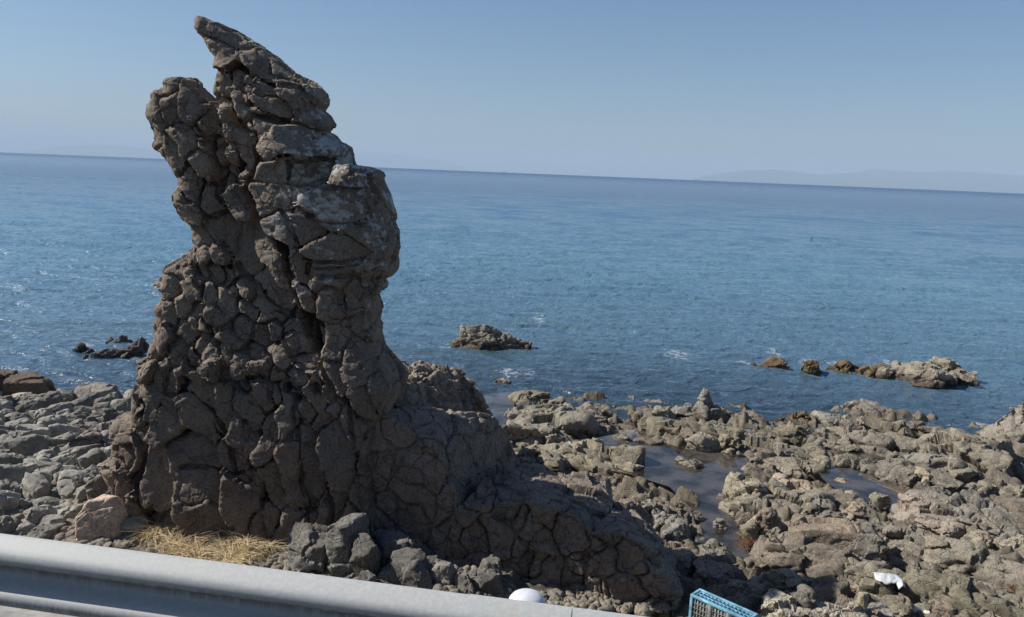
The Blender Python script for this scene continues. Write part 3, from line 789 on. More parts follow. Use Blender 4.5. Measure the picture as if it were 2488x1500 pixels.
crag([(2384, 1120), (2394, 1046), (2410, 1022), (2445, 1012), (2464, 1004), (2468, 980), (2486, 970), (2530, 974), (2560, 1060)], 0.0, 2.2, 'pale', 761, 'shore_rock', 'pale rock with a squared brown top across the narrow channel at the right edge', None, 0.4, 0.025, [((0.6, 0.5, 0.4), 0.05, 0.25, 0.05, 0.05), ((0.2, 0.17, 0.15), 0.02, 0.25, 0.02, 0.08)], 0.02)
OUTCROPS = [((1750, 1160, 2010, 1262), 'tan', 'broad fractured rock shelf along the right bank of the large tide pool'), ((1815, 1300, 2110, 1432), 'tan', 'broad cracked bedrock under the pink domed boulder'),
    ((1985, 1045, 2270, 1124), 'olive', 'olive bedrock shelf above the greenish water'), ((2225, 1042, 2440, 1150), 'olive', 'fractured olive shelf beside the narrow sea channel'), ((2185, 1195, 2500, 1302), 'tan', 'wide bedrock shelf right of the right tide pool'),
    ((2140, 1305, 2500, 1410), 'olive', 'dark fractured shelf between the domed boulder and the right edge'), ((1240, 968, 1490, 1064), 'olive', 'low bedrock shelf right of the small blue pool'), ((1300, 1060, 1560, 1156), 'tan', 'brown bedrock shelf left of the large tide pool'),
    ((1525, 1000, 1800, 1100), 'olive', 'bedrock shelf under the tall pointed rock'), ((1790, 1066, 2000, 1150), 'olive', 'bedrock shelf behind the right bank of the large tide pool'), ((2060, 1405, 2500, 1512), 'olive', 'jointed grey bedrock at the lower right corner'), ((2090, 1112, 2330, 1192), 'tan', 'bedrock shelf above the right tide pool')]
for i, (b, mt, lb) in enumerate(OUTCROPS):
    q = P((b[0] + b[2]) / 2, b[3], 0.2); zg = float(ground_z(q[0], q[1]))
    D_ = (P((b[0] + b[2]) / 2, b[3], zg) - CAM) @ _F; wd_ = (b[2] - b[0]) * D_ / FPX
    put_rock(*b, 'slab', mt, None, 3000 + 11 * i, 0.9, name='rock_outcrop', label=lb, yaw=random.uniform(-0.3, 0.3), tilt=(random.uniform(-0.05, 0.1), random.uniform(-0.12, 0.05)), detail=1.15, res=64)

for i, (x0, y0, x1, y1, st, mt, lb, gp) in enumerate(ROCKS):
    if mt in ('cream', 'red'):
        put_rock(x0, y0, x1, y1, st, mt, None, 300 + i * 3, 0.9, label=lb, detail=0.4, sink=0.0, snap=True)

put_rock(1896, 1238, 2094, 1418, 'round', 'pink', 0.32, 3307, 0.8, label='large pink domed boulder cracked across its top, between tide pool and white bag', detail=0.42, yaw=0.2, tilt=(0.05, -0.08), res=60)

# blocks fallen in front of the pillar
GF = 'angular blocks fallen at the foot of the pillar'
for i, (b, st, lb, tl) in enumerate([
    ((712, 1264, 812, 1402), 'block', 'large angular fallen block with sunlit top, leftmost of the pile below the pillar', (0, 0.06)),
    ((803, 1260, 892, 1408), 'block', 'tall fallen block with a sunlit rough left edge, second in the pile', (0.05, -0.06)),
    ((826, 1250, 946, 1312), 'slab', 'long slanted slab lying across the top of the fallen pile', (0, -0.35)),
    ((896, 1286, 992, 1392), 'block', 'dark fallen block with a sunlit wedge on its left face', (0, 0.1)),
    ((935, 1350, 1054, 1436), 'block', 'broad fallen block with a pale rounded sunlit top just above the rail', (0, -0.2)),
    ((1041, 1364, 1100, 1440), 'block', 'small upright fallen block with rough sunlit left side', (0, 0)),
    ((979, 1318, 1068, 1370), 'slab', 'dark fallen slab in shadow between the pile and the ledge', (0, 0.1)),
    ((1129, 1384, 1196, 1446), 'block', 'rightmost dark fallen block, in shadow behind the rail', (0, 0.15))]):
    ex = 0.09 * (b[2] - b[0]); b = (b[0] - ex, b[1] - 6, b[2] + ex, b[3])
    put_rock(*b, st, 'grey', 0.83, 953 + i * 7, 0.85, label=lb, name='fallen_block', yaw=-0.25, tilt=tl, detail=0.7)

# left: boulders, reef and bedded rock
put_rock(-28, 893, 48, 972, 'block', 'brown', None, 1201, 0.8, name='boulder', label='dark brown boulder at the left edge of the beach', yaw=0.2)
put_rock(6, 896, 134, 974, 'block', 'brown', None, 1207, 0.8, name='boulder', label='big square brown boulder with a flat top at the waterline', yaw=-0.3, tilt=(0, -0.12), detail=0.6)
put_rock(188, 924, 291, 976, 'block', 'grey', None, 1213, 0.7, name='boulder', label='wedge shaped grey boulder sloping up to the right at the waterline', yaw=-0.2, tilt=(0, -0.3), detail=0.5)
put_rock(134, 948, 190, 988, 'block', 'brown', None, 1219, 0.8, name='boulder', label='small ochre block between the two large waterline boulders', yaw=0.6, detail=0.5)
put_rock(28, 952, 122, 1002, 'round', 'grey', None, 1225, 0.8, name='boulder', label='rounded dark grey boulder in front of the big square one', detail=0.6)
put_rock(-20, 960, 36, 1004, 'block', 'grey', None, 1231, 0.8, name='boulder', label='grey boulder cut by the left edge, below the dark brown one', detail=0.6)
put_rock(196, 1020, 330, 1102, 'slab', 'grey', None, 1237, 1.0, name='bedded_rock', label='low bedded rock with slanting layers, left of the pillar foot', yaw=-0.5, tilt=(0.05, -0.14), detail=1.6)
put_rock(200, 985, 335, 1045, 'slab', 'grey', None, 1243, 0.9, name='bedded_rock', label='thin layered dark rock between the beach and the pillar', yaw=-0.5, tilt=(0, -0.2), detail=1.5)
put_rock(218, 1150, 300, 1240, 'block', 'tan', None, 1249, 0.6, name='shore_rock', label='pale grooved rock standing against the left foot of the pillar', detail=1.0)
put_rock(330, 905, 366, 962, 'reef', 'olive', None, 1255, 0.8, name='shore_rock', label='pale ragged rock at the water, half behind the pillar')
o = put_rock(182, 1198, 322, 1330, 'round', 'boulder', 0.88, 1267, 0.9, name='boulder', label='large smooth pinkish boulder with broken white front, beside dry grass', yaw=0.3, tilt=(-0.1, -0.05), detail=0.3)

GR = 'rocks standing out of the sea'
REEFS = [((170, 832, 232, 862), 'reef', 'darkreef', 'low dark reef left of the pillar, its small left end'), ((205, 838, 345, 872), 'slab', 'darkreef', 'low dark reef left of the pillar, its long shaded front'),
    ((250, 812, 330, 842), 'reef', 'darkreef', 'low dark reef left of the pillar, its far hump'), ((318, 818, 374, 860), 'reef', 'darkreef', 'low dark reef left of the pillar, the end nearest to it'),
    ((1830, 868, 1920, 898), 'reef', 'weedy', 'leftmost small weedy sea rock, with white foam behind'), ((1938, 876, 1998, 915), 'knob', 'weedy', 'small round sea rock between two weedy ones'),
    ((2006, 878, 2084, 908), 'reef', 'weedy', 'left half of the long low weedy sea rock'), ((2070, 882, 2158, 918), 'reef', 'weedy', 'right half of the long low weedy sea rock'),
    ((2142, 868, 2300, 938), 'slab', 'reef', 'widest sea rock, weedy with pale bare patches'), ((2245, 872, 2362, 938), 'slab', 'reef', 'pale topped sea rock at the right end of the row')]
for i, (b, st, mt, lb) in enumerate(REEFS):
    put_rock(*b, st, mt, -0.02, 1400 + 5 * i, 0.75, name='sea_rock', label=lb, group=GR, sink=0.25, detail=1.2, yaw=random.uniform(-0.2, 0.2))

crag([(1076, 862), (1096, 838), (1110, 822), (1116, 800), (1128, 790), (1160, 793), (1188, 792), (1206, 812), (1228, 824), (1262, 832), (1300, 842), (1345, 858)], -0.03, 1.9, 'reef', 733, 'sea_rock', 'largest sea rock, broad brown hump with a low tail right of the pillar', GR, 0.5, 0.03,
     [((0.75, 0.6, 0.4), 0.07, 0.22, 0.05, 0.05), ((0.24, 0.2, 0.16), 0.028, 0.28, 0.025, 0.08)], 0.03)

# ------------------------------------------------------------------ foreshore
def sheet(xs, ys, fz):
    X, Y = np.meshgrid(xs, ys, indexing='ij')
    V = np.stack([X.ravel(), Y.ravel(), np.zeros(X.size)], 1)
    V[:, 2] = fz(V)
    n, k = len(xs), len(ys)
    a = (np.arange(n - 1)[:, None] * k + np.arange(k - 1)[None, :]).ravel()
    return V, np.stack([a, a + k, a + k + 1, a + 1], 1)

def shore_z(V):
    x, y = V[:, 0], V[:, 1]
    z = ground_z(x, y)
    side = np.clip((x - 0.3) / 1.2, 0, 1)
    p = np.stack([x, y, 0 * x], 1)
    rot = rot_xyz(0, 0, 0.5)
    r1 = cells(p, (1.1, 0.8, 1), 0.09, 0.3, 0.08, 0.05, 101, 0.35, rot)
    r2 = cells(p, (0.46, 0.32, 1), 0.05, 0.28, 0.05, 0.06, 107, 0.35, rot)
    r3 = cells(p, (0.19, 0.13, 1), 0.014, 0.14, 0.016, 0.08, 113, 0.35, rot)
    rock = r1 + r2 + r3 + 0.05 * fbm(p * 2, 3, 119) + 0.008 * fbm(p * 15, 3, 123) + 0.05
    px, py = project_arr(x, y, 0.1)
    pool = np.full(len(x), -1e9)
    for pl in POOLS:
        pool = np.maximum(pool, poly_dist(np.array(pl, float), px, py))
    k = np.clip(pool / 14 + 0.5 + 0.35 * vnoise(p * 5, 131), 0, 1)
    rock = rock * (1 - 0.8 * k) - 0.11 * k
    zz = z + rock * side
    rock = np.where(k > 0.3, np.maximum(zz, 0.11) - z, rock)
    s1 = cells(p, (0.34, 0.2, 1), 0.03, 0.2, 0.03, 0.12, 141, 0.3, rot_xyz(0, 0, -0.4)) + cells(p, (0.13, 0.08, 1), 0.012, 0.2, 0.016, 0.14, 147)
    return z + np.where(side > 0, np.where(k > 0.3, rock, rock * side), 0) + s1 * (1 - side) * 0.8

def project_arr(x, y, z):
    q = np.stack([x, y, np.full_like(x, z) - CAM_Z], 1)
    w = q @ _F
    return 1244 + FPX * (q @ _R) / w, 750 - FPX * (q @ _U) / w

xs = np.concatenate([np.arange(-13, 0.5, 0.045), np.arange(0.5, 8.4, 0.024), np.arange(8.4, 15.5, 0.04)])
ys = np.concatenate([np.arange(3.6, 8.2, 0.15), np.arange(8.2, 14, 0.024), np.arange(14, 20, 0.032), np.arange(20, 30, 0.12)])
V, Q = sheet(xs, ys, shore_z)
zg = V[:, 2].reshape(len(xs), len(ys))
for _ in range(1):
    zg[1:-1, 1:-1] = (zg[1:-1, 1:-1] * 2 + zg[:-2, 1:-1] + zg[2:, 1:-1] + zg[1:-1, :-2] + zg[1:-1, 2:]) / 6
V[:, 2] = zg.ravel()
shore_m = rock_mat('shore_ground', (0.085, 0.07, 0.053), (0.15, 0.128, 0.098), (0.215, 0.185, 0.142), tide=(-0.3, 0.0))
o = link('shore_ground', mesh_np('shore_ground', V, Q, shore_m, True, 50)); tag(o, kind='structure')

# ------------------------------------------------------------------ sea and pools
R_EARTH = 6371000.0
def water_mat(name, pool=False):
    nt = NT(name)
    geo = nt.n('ShaderNodeNewGeometry'); pos = geo.outputs['Position']
    if pool:
        b = nt.n('ShaderNodeBump', Height=nt.noise(pos, 9, 3), Strength=0.12, Distance=0.01)
        fr = nt.n('ShaderNodeFresnel', IOR=1.6, Normal=b.outputs[0])
        gl = nt.n('ShaderNodeBsdfGlossy', Roughness=0.03, Normal=b.outputs[0], Color=(1, 1, 1, 1))
        tr = nt.n('ShaderNodeBsdfTransparent', Color=(0.72, 0.62, 0.54, 1))
        murk_fill = nt.n('ShaderNodeBsdfDiffuse', Color=(0.27, 0.235, 0.205, 1))  # murky diffuse tone, stands in for light missing from the pool bed
        wet = nt.n('ShaderNodeMixShader', Fac=nt.math('ADD', 0.06, nt.math('MULTIPLY', smoothstep(nt, nt.noise(pos, 2.2, 4), 0.35, 0.65), 0.22)))
        nt.t.links.new(tr.outputs[0], wet.inputs[1]); nt.t.links.new(murk_fill.outputs[0], wet.inputs[2])
        mx = nt.n('ShaderNodeMixShader', Fac=fr.outputs[0])
        nt.t.links.new(wet.outputs[0], mx.inputs[1]); nt.t.links.new(gl.outputs[0], mx.inputs[2])
        return nt.done(mx.outputs[0])
    sep = nt.n('ShaderNodeSeparateXYZ', Vector=pos).outputs
    mp = nt.n('ShaderNodeMapping', Vector=pos, Rotation=(0, 0, RAD(14)), Scale=(0.55, 1.0, 1.0)).outputs[0]
    dist = nt.n('ShaderNodeVectorMath', _operation='LENGTH', Vector=pos).outputs['Value']
    n1 = nt.noise(mp, 2.6, 3, 0.55, 0.6)
    n2 = nt.noise(mp, 9.0, 3, 0.6, 0.3)
    n3 = nt.noise(mp, 0.22, 6, 0.68, 0.4)
    near = smoothstep(nt, dist, 90.0, 14.0)
    mid = smoothstep(nt, dist, 900.0, 40.0)
    h = nt.math('ADD', nt.math('MULTIPLY', nt.math('MULTIPLY', n2, 0.06), near), nt.math('MULTIPLY', nt.math('MULTIPLY', n1, 0.3), mid))
    h = nt.math('ADD', h, nt.math('MULTIPLY', nt.math('MULTIPLY', n3, 0.5), smoothstep(nt, dist, 2500.0, 300.0)))
    bump = nt.n('ShaderNodeBump', Height=h, Strength=0.8, Distance=0.7)
    pt = nt.noise(nt.n('ShaderNodeMapping', Vector=pos, Scale=(0.05, 0.16, 1.0)).outputs[0], 1.0, 4, 0.6, 0.3)
    deep = nt.ramp(nt.math('MULTIPLY', dist, 0.004), [(0.05, (0.044, 0.072, 0.110)), (0.1, (0.070, 0.128, 0.182)), (0.2, (0.098, 0.196, 0.268)), (0.45, (0.086, 0.172, 0.262)), (1.0, (0.040, 0.095, 0.185))])
    shal = nt.math('MULTIPLY', smoothstep(nt, pt, 0.52, 0.66), smoothstep(nt, dist, 45.0, 18.0))
    col = nt.mix(nt.math('MULTIPLY', shal, 0.6), deep, (0.06, 0.10, 0.085))
    rgh = nt.math('ADD', nt.math('MULTIPLY', smoothstep(nt, dist, 40.0, 1200.0), 0.24), 0.07)
    fr = nt.n('ShaderNodeFresnel', IOR=1.65, Normal=bump.outputs[0]).outputs[0]
    fr = nt.math('MULTIPLY', nt.math('MINIMUM', fr, 0.7), nt.math('SUBTRACT', 1.0, nt.math('MULTIPLY', smoothstep(nt, dist, 60.0, 1800.0), 0.6)))
    body = nt.n('ShaderNodeBsdfDiffuse', Color=col, Normal=bump.outputs[0])
    clear = nt.n('ShaderNodeBsdfTransparent', Color=(0.42, 0.60, 0.62, 1))
    bmix = nt.n('ShaderNodeMixShader', Fac=nt.math('MULTIPLY', smoothstep(nt, dist, 29.0, 16.0), 0.62))
    nt.t.links.new(body.outputs[0], bmix.inputs[1]); nt.t.links.new(clear.outputs[0], bmix.inputs[2]); body = bmix
    gls = nt.n('ShaderNodeBsdfGlossy', Roughness=rgh, Normal=bump.outputs[0], Color=(1, 1, 1, 1))
    bs = nt.n('ShaderNodeMixShader', Fac=fr)
    nt.t.links.new(body.outputs[0], bs.inputs[1]); nt.t.links.new(gls.outputs[0], bs.inputs[2])
    # white water over the covered rocks
    fm = None
    for px, py, rx, ry in FOAM:
        c = P(px, py, 0.0)
        a = nt.math('DIVIDE', nt.math('SUBTRACT', sep[0], float(c[0])), rx); b = nt.math('DIVIDE', nt.math('SUBTRACT', sep[1], float(c[1])), ry)
        k = nt.math('SUBTRACT', 1.0, nt.math('ADD', nt.math('MULTIPLY', a, a), nt.math('MULTIPLY', b, b)), True)
        fm = k if fm is None else nt.math('MAXIMUM', fm, k)
    fn = nt.noise(nt.n('ShaderNodeMapping', Vector=pos, Scale=(1.0, 1.8, 1.0)).outputs[0], 4.5, 6, 0.75, 0.5)
    f = smoothstep(nt, nt.math('ADD', fn, nt.math('MULTIPLY', fm, 0.25)), 0.70, 0.82)
    foam = nt.n('ShaderNodeBsdfDiffuse', Color=(0.45, 0.48, 0.5, 1))
    mx = nt.n('ShaderNodeMixShader', Fac=nt.math('MULTIPLY', f, 0.6))
    nt.t.links.new(bs.outputs[0], mx.inputs[1]); nt.t.links.new(foam.outputs[0], mx.inputs[2])
    return nt.done(mx.outputs[0])

FOAM = [(1640, 862, 0.75, 1.3), (1880, 858, 0.4, 1.3), (1800, 880, 0.6, 0.6), (1960, 880, 0.5, 0.7), (2035, 884, 0.6, 0.7), (1085, 845, 0.35, 0.6), (1250, 905, 1.0, 0.9), (1535, 1050, 0.3, 0.6),
        (1310, 775, 0.5, 1.2), (2160, 880, 0.4, 0.6), (350, 845, 0.4, 0.6), (215, 838, 0.4, 0.4), (2380, 1030, 0.5, 0.4), (1900, 1040, 0.3, 0.4), (2150, 1015, 0.4, 0.3)]

def build_sea():
    ang = np.linspace(-0.78, 0.78, 1500)
    r = [11.5]
    while r[-1] < 420:
        r.append(r[-1] + max(0.035, 1.0e-4 * r[-1] ** 2))
    while r[-1] < 14500:
        r.append(r[-1] * 1.05)
    r = np.array(r)
    A, RR = np.meshgrid(ang, r, indexing='ij')
    x, y = RR * np.sin(A), RR * np.cos(A)
    z = np.zeros_like(x)
    rg = np.random.default_rng(5)
    step = np.maximum(np.gradient(r), r * (ang[1] - ang[0]))[None, :]
    gust = 0.75 + 0.5 * fbm(np.stack([x.ravel() * 0.05, y.ravel() * 0.05, 0 * x.ravel()], 1), 3, 91).reshape(x.shape)
    NW = 64
    for i in range(NW):
        L = 0.30 * (60.0 ** (i / (NW - 1.0)))
        th = RAD(-10) + rg.normal(0, 0.40 if L < 0.7 else 0.24)            # travelling towards the shore
        kx, ky = math.sin(th) * 2 * math.pi / L, -math.cos(th) * 2 * math.pi / L
        fade = np.clip(L / (2.2 * step) - 0.7, 0, 1)
        ph = kx * x + ky * y + rg.uniform(0, 6.28)
        amp = 0.0145 * L ** 0.9 if L < 1.6 else 0.0135 * 1.6 ** 0.9 * (L / 1.6) ** 0.45
        if L > 1.2: fade = fade * np.clip((RR - 16 - 2 * L) / (12 * L), 0.06, 1)
        z -= fade * amp * (np.sin(ph) + 0.42 * np.sin(2 * ph + 0.3) + 0.2 * np.sin(3 * ph + 0.5)) * gust
    z -= 0.35 * np.clip((16.2 - y) / 1.4, 0, 1) * np.clip((x + 1.0) / 1.5, 0, 1)
    z -= RR ** 2 / (2 * R_EARTH)
    V = np.stack([x.ravel(), y.ravel(), z.ravel()], 1)
    n, k = len(ang), len(r)
    a = (np.arange(n - 1)[:, None] * k + np.arange(k - 1)[None, :]).ravel()
    Q = np.stack([a, a + 1, a + k + 1, a + k], 1)[:, ::-1]
    o = link('sea', mesh_np('sea', V, Q, water_mat('sea_water'))); tag(o, kind='structure')
build_sea()

pw_m = water_mat('pool_water', True)
for pl, zz in zip(POOLS, (0.27, 0.25, 0.19, 0.22, 0.07, 0.56)):
    c = np.mean(pl, 0)
    pts = [P(c[0] + (x - c[0]) * 1.22, c[1] + (y - c[1]) * 1.22, zz) for x, y in pl]
    bm = bmesh.new()
    f = bm.faces.new([bm.verts.new(p) for p in pts]); bm.normal_update()
    if f.normal.z < 0: f.normal_flip()
    bmesh.ops.triangulate(bm, faces=bm.faces)
    me = bpy.data.meshes.new('tide_pool_water'); bm.to_mesh(me); bm.free(); me.materials.append(pw_m)
    tag(link('tide_pool_water', me), kind='structure')

# ------------------------------------------------------------------ beach stones
variants = []
for k in range(10):
    st = ['slab', 'block', 'slab', 'slab', 'round', 'block', 'slab', 'block', 'block', 'slab'][k]
    V, Q = rock_mesh((1.5, 0.85, 0.5 if st == 'slab' else 0.68), 2000 + 13 * k, st, 26, 0.7)
    V[:, 2] -= V[:, 2].min()
    variants.append(mesh_np('beach_stone', V, Q, M['stone'], True, 32))
STONE_G = 'loose stones of the shingle beach'
stack_xy = [np.array(P(px, py, 0.7)[:2]) for px, py in [(262, 1135), (300, 1300), (700, 1360), (990, 1330), (930, 1000), (345, 1000)]]
placed = []
def try_place(px, py, size, gap=0.42):
    q = P(px, py, 0.3)
    for _ in range(3):
        q = P(px, py, float(ground_z(q[0], q[1])))
    if poly_dist(np.array(stack_xy), np.array([q[0]]), np.array([q[1]]))[0] > -0.02: return None
    for (x, y, s) in placed:
        if (x - q[0]) ** 2 + (y - q[1]) ** 2 < (gap * (s + size)) ** 2: return None
    placed.append((q[0], q[1], size))
    return q
srng = random.Random(4)
cands = [(srng.uniform(-30, 330), 968 + 350 * srng.random() ** 1.15) for _ in range(2600)]
count = 0
ordered = sorted(((srng.random() ** 2.1, c) for c in cands), key=lambda t: -t[0])
for u, (px, py) in ordered:
    if count >= 262: break
    size = 0.10 + 0.44 * u ** 1.3 * (0.8 if py > 1180 else 1.0)
    if py > 1290 + px * 0.13 + 20: continue
    if any(x0 - 5 < px < x1 + 5 and y0 + 20 < py < y1 + 8 for x0, y0, x1, y1 in [(186, 1203, 318, 1330), (196, 1020, 330, 1102), (6, 896, 134, 974), (188, 924, 291, 976), (200, 985, 335, 1045)]): continue
    q = try_place(px, py, size)
    if q is None: continue
    o = link('beach_stone', variants[count % 10], None, (q[0], q[1], q[2] - 0.03 * size))
    sc = size / 1.5
    o.scale = (sc * srng.uniform(0.85, 1.25), sc * srng.uniform(0.8, 1.2), sc * srng.uniform(0.75, 1.3))
    o.rotation_euler = (srng.uniform(-0.4, 0.4), srng.uniform(-0.5, 0.15), srng.gauss(0.45, 0.5) + (math.pi if srng.random() < 0.5 else 0))
    tag(o, 'greenish grey stone lying among the loose stones of the shingle beach', 'stone', STONE_G)
    count += 1
# stones named one by one
for (b, mt, lb, st) in [((44, 1268, 98, 1308), 'stone', 'upright green grey stone with dark shaded front just above the rail', 'block'), ((100, 1252, 158, 1294), 'stone', 'pale green angular stone left of the big pinkish boulder', 'block'),
    ((20, 1120, 100, 1172), 'stone', 'bluish grey stone with a dark right half, largest on the lower beach', 'round'), ((-30, 1042, 85, 1078), 'stone', 'long flat pale stone cut by the left edge', 'slab'),
    ((112, 1130, 190, 1158), 'stone', 'greenish slab with a vertical crack in the middle of the beach', 'slab'), ((172, 982, 240, 1005), 'stone', 'smooth flat oval stone below the wedge shaped boulder', 'slab'), ((85, 1098, 122, 1135), 'stone', 'tilted greenish slab standing on edge in the shingle', 'slab')]:
    put_rock(*b, st, mt, None, hash(b) % 900 + 5000, 0.8, name='beach_stone', label=lb, cat='stone', detail=0.45, yaw=-0.3, sink=0.03)
o = put_rock(111, 1213, 140, 1238, 'slab', 'white', None, 5903, 0.9, name='foam_plastic_piece', label='bright white rounded piece of foam plastic lying on the shingle', cat='litter', detail=0.12, sink=0.0)
o = put_rock(2210, 1471, 2234, 1490, 'round', 'white', None, 5907, 0.8, snap=True, name='foam_plastic_piece', label='small white lump of foam plastic at the lower right', cat='litter', detail=0.4, sink=0.0)
o = put_rock(2242, 1484, 2258, 1494, 'round', 'white', None, 5911, 0.8, snap=True, name='foam_plastic_piece', label='tiny white crumb right of the white lump', cat='litter', detail=0.4, sink=0.0)

gv = []
for k in range(4):
    V, Q = rock_mesh((1.2, 0.95, 0.9), 7400 + 13 * k, 'block', 30, 0.6)
    V[:, 2] -= V[:, 2].min()
    gv.append(mesh_np('fallen_block', V, Q, M['grey'], True, 34))
sv = []
for k in range(12):
    V, Q = rock_mesh((1.2, 0.95, 0.75), 7100 + 17 * k, ['knob', 'block', 'knob', 'slab'][k % 4], 26, 0.8)
    V[:, 2] -= V[:, 2].min()
    sv.append(mesh_np('shore_stone', V, Q, M[['tan', 'olive', 'ledge'][k % 3]], True, 45))
area = np.array([(1420, 1130), (1500, 1050), (1640, 1040), (1900, 1050), (2050, 1000), (2250, 1040), (2400, 1040), (2500, 1150), (2500, 1500), (1850, 1500), (1820, 1440), (1690, 1290), (1560, 1230)], float)
n2 = 0
while n2 < 80:
    c = np.array([srng.uniform(1420, 2500), srng.uniform(1000, 1500)])
    if poly_dist(area, c[:1], c[1:])[0] < 0: continue
    if max(poly_dist(np.array(pl, float), c[:1], c[1:])[0] for pl in POOLS) > -14: continue
    q = P(c[0], c[1], 0.3)
    for _ in range(3): q = P(c[0], c[1], float(ground_z(q[0], q[1])) + 0.08)
    sz = (0.12 + 0.26 * srng.random() ** 1.8)
    o = link('shore_stone', sv[n2 % 12], None, (q[0], q[1], q[2] - 0.08))
    o.scale = (sz * srng.uniform(0.8, 1.4), sz * srng.uniform(0.7, 1.1), sz * srng.uniform(0.7, 1.25))
    o.rotation_euler = (srng.uniform(-0.25, 0.25), srng.uniform(-0.35, 0.2), srng.gauss(0.5, 0.6))
    tag(o, 'small broken brown rock wedged among the larger rocks of the right shore', 'rock', 'small rocks scattered over the right shore')
    n2 += 1

n3 = 0
while n3 < 26:
    c = np.array([srng.uniform(690, 1230), srng.uniform(1300, 1450)])
    if c[1] < 1262 + (c[0] - 690) * 0.24 or c[1] > 1262 + (c[0] - 690) * 0.24 + 130: continue
    q = P(c[0], c[1], 0.84); sz = (0.16 + 0.24 * srng.random()) * (0.5 if c[0] > 1040 else 0.9)
    o = link('fallen_block', gv[n3 % 4], None, (q[0], q[1], 0.8))
    o.scale = (sz * srng.uniform(0.8, 1.3), sz * srng.uniform(0.7, 1.1), sz * srng.uniform(0.9, 1.6))
    o.rotation_euler = (srng.uniform(-0.4, 0.4), srng.uniform(-0.4, 0.3), srng.uniform(-0.7, 0.7))
    tag(o, 'small angular grey stone in the pile of fallen blocks behind the rail', 'rock', GF)
    n3 += 1

def join(parts):
    Vs, Qs, n = [], [], 0
    for V, Q in parts:
        Vs.append(V); Qs.append(Q + n); n += len(V)
    return np.concatenate(Vs), np.concatenate(Qs)

def pebble_field(name, n, boxes, smin, smax, seed, mat):
    r = np.random.default_rng(seed)
    proto = []
    for k in range(6):
        V, Q = rock_mesh((1.3, 0.9, 0.62), 6000 + seed + k, 'round' if k % 2 else 'block', 7, 0.3)
        proto.append((V - [0, 0, 0.31], Q))
    parts = []
    for _ in range(n):
        b = boxes[r.integers(len(boxes))]
        px, py = r.uniform(b[0], b[2]), r.uniform(b[1], b[3])
        q = P(px, py, 0.3)
        for _k in range(2): q = P(px, py, float(ground_z(q[0], q[1])))
        V, Q = proto[r.integers(6)]
        s = smin + (smax - smin) * r.random() ** 2.2
        R = rot_xyz(r.uniform(-0.5, 0.5), r.uniform(-0.5, 0.5), r.uniform(0, 6.28))
        parts.append(((V * s * r.uniform(0.7, 1.3, 3)) @ R.T + q + [0, 0, 0.02], Q))
    V, Q = join(parts)
    o = link(name, mesh_np(name, V, Q, mat, True, 60)); tag(o, kind='stuff')
peb = rock_mat('pebble', (0.10, 0.09, 0.075), (0.2, 0.175, 0.14), (0.32, 0.28, 0.225), fine=0.3, crack=0.0)
pebble_field('pebbles', 4200, [(-30, 985, 330, 1330), (-30, 1080, 250, 1330), (100, 1140, 240, 1290)], 0.04, 0.17, 3, peb)
pebble_field('gravel', 1500, [(340, 1262, 720, 1390), (520, 1290, 740, 1400), (1060, 1385, 1240, 1450), (1300, 1440, 1640, 1490)], 0.03, 0.13, 9, peb)

# ------------------------------------------------------------------ dry grass, weed, small plants
def blade(root, dirv, length, width, curl, r, segs=4):
    up = np.array([0, 0, 1.0]); d = dirv / np.linalg.norm(dirv)
    side = np.cross(d, up); side /= max(np.linalg.norm(side), 1e-6)
    nrm = np.cross(side, d)
    p = np.array(root, float); V = []
    cur = d.copy()
    for i in range(segs + 1):
        t = i / segs; wd = width * (1 - 0.85 * t) / 2
        V += [p - side * wd, p + side * wd, p + nrm * wd * 0.8]
        cur = cur + np.array([0, 0, -curl / segs]) + r.normal(0, 0.06, 3); cur /= np.linalg.norm(cur)
        p = p + cur * length / segs
    V = np.array(V); Q = []
    for i in range(segs):
        b = 3 * i
        for a, c in ((0, 1), (1, 2), (2, 0)):
            Q.append((b + a, b + c, b + 3 + c, b + 3 + a))
    return V, np.array(Q)

def tufts(name, n, poly, lrange, width, mat, seed, zoff=0.0, flat=0.5, clump=24, spread=16):
    r = np.random.default_rng(seed); pl = np.array(poly, float)
    x0, y0 = pl.min(0); x1, y1 = pl.max(0)
    cents = []
    while len(cents) < clump:
        c = r.uniform((x0, y0), (x1, y1))
        if poly_dist(pl, c[:1], c[1:])[0] > 0: cents.append(c)
    parts = []
    for _ in range(n):
        c = cents[r.integers(clump)] + r.normal(0, spread, 2) * (1, 0.45)
        q = P(c[0], c[1], 0.3)
        for _k in range(2): q = P(c[0], c[1], float(ground_z(q[0], q[1])) + zoff)
        a = r.uniform(0, 6.28)
        d = np.array([math.cos(a), math.sin(a), r.uniform(0.05, 1.0) * (1 - flat) + 0.15])
        parts.append(blade(q + [0, 0, r.uniform(0, 0.05)], d, r.uniform(*lrange), width, r.uniform(0.3, 1.3), r))
    V, Q = join(parts)
    return link(name, mesh_np(name, V, Q, mat, True))

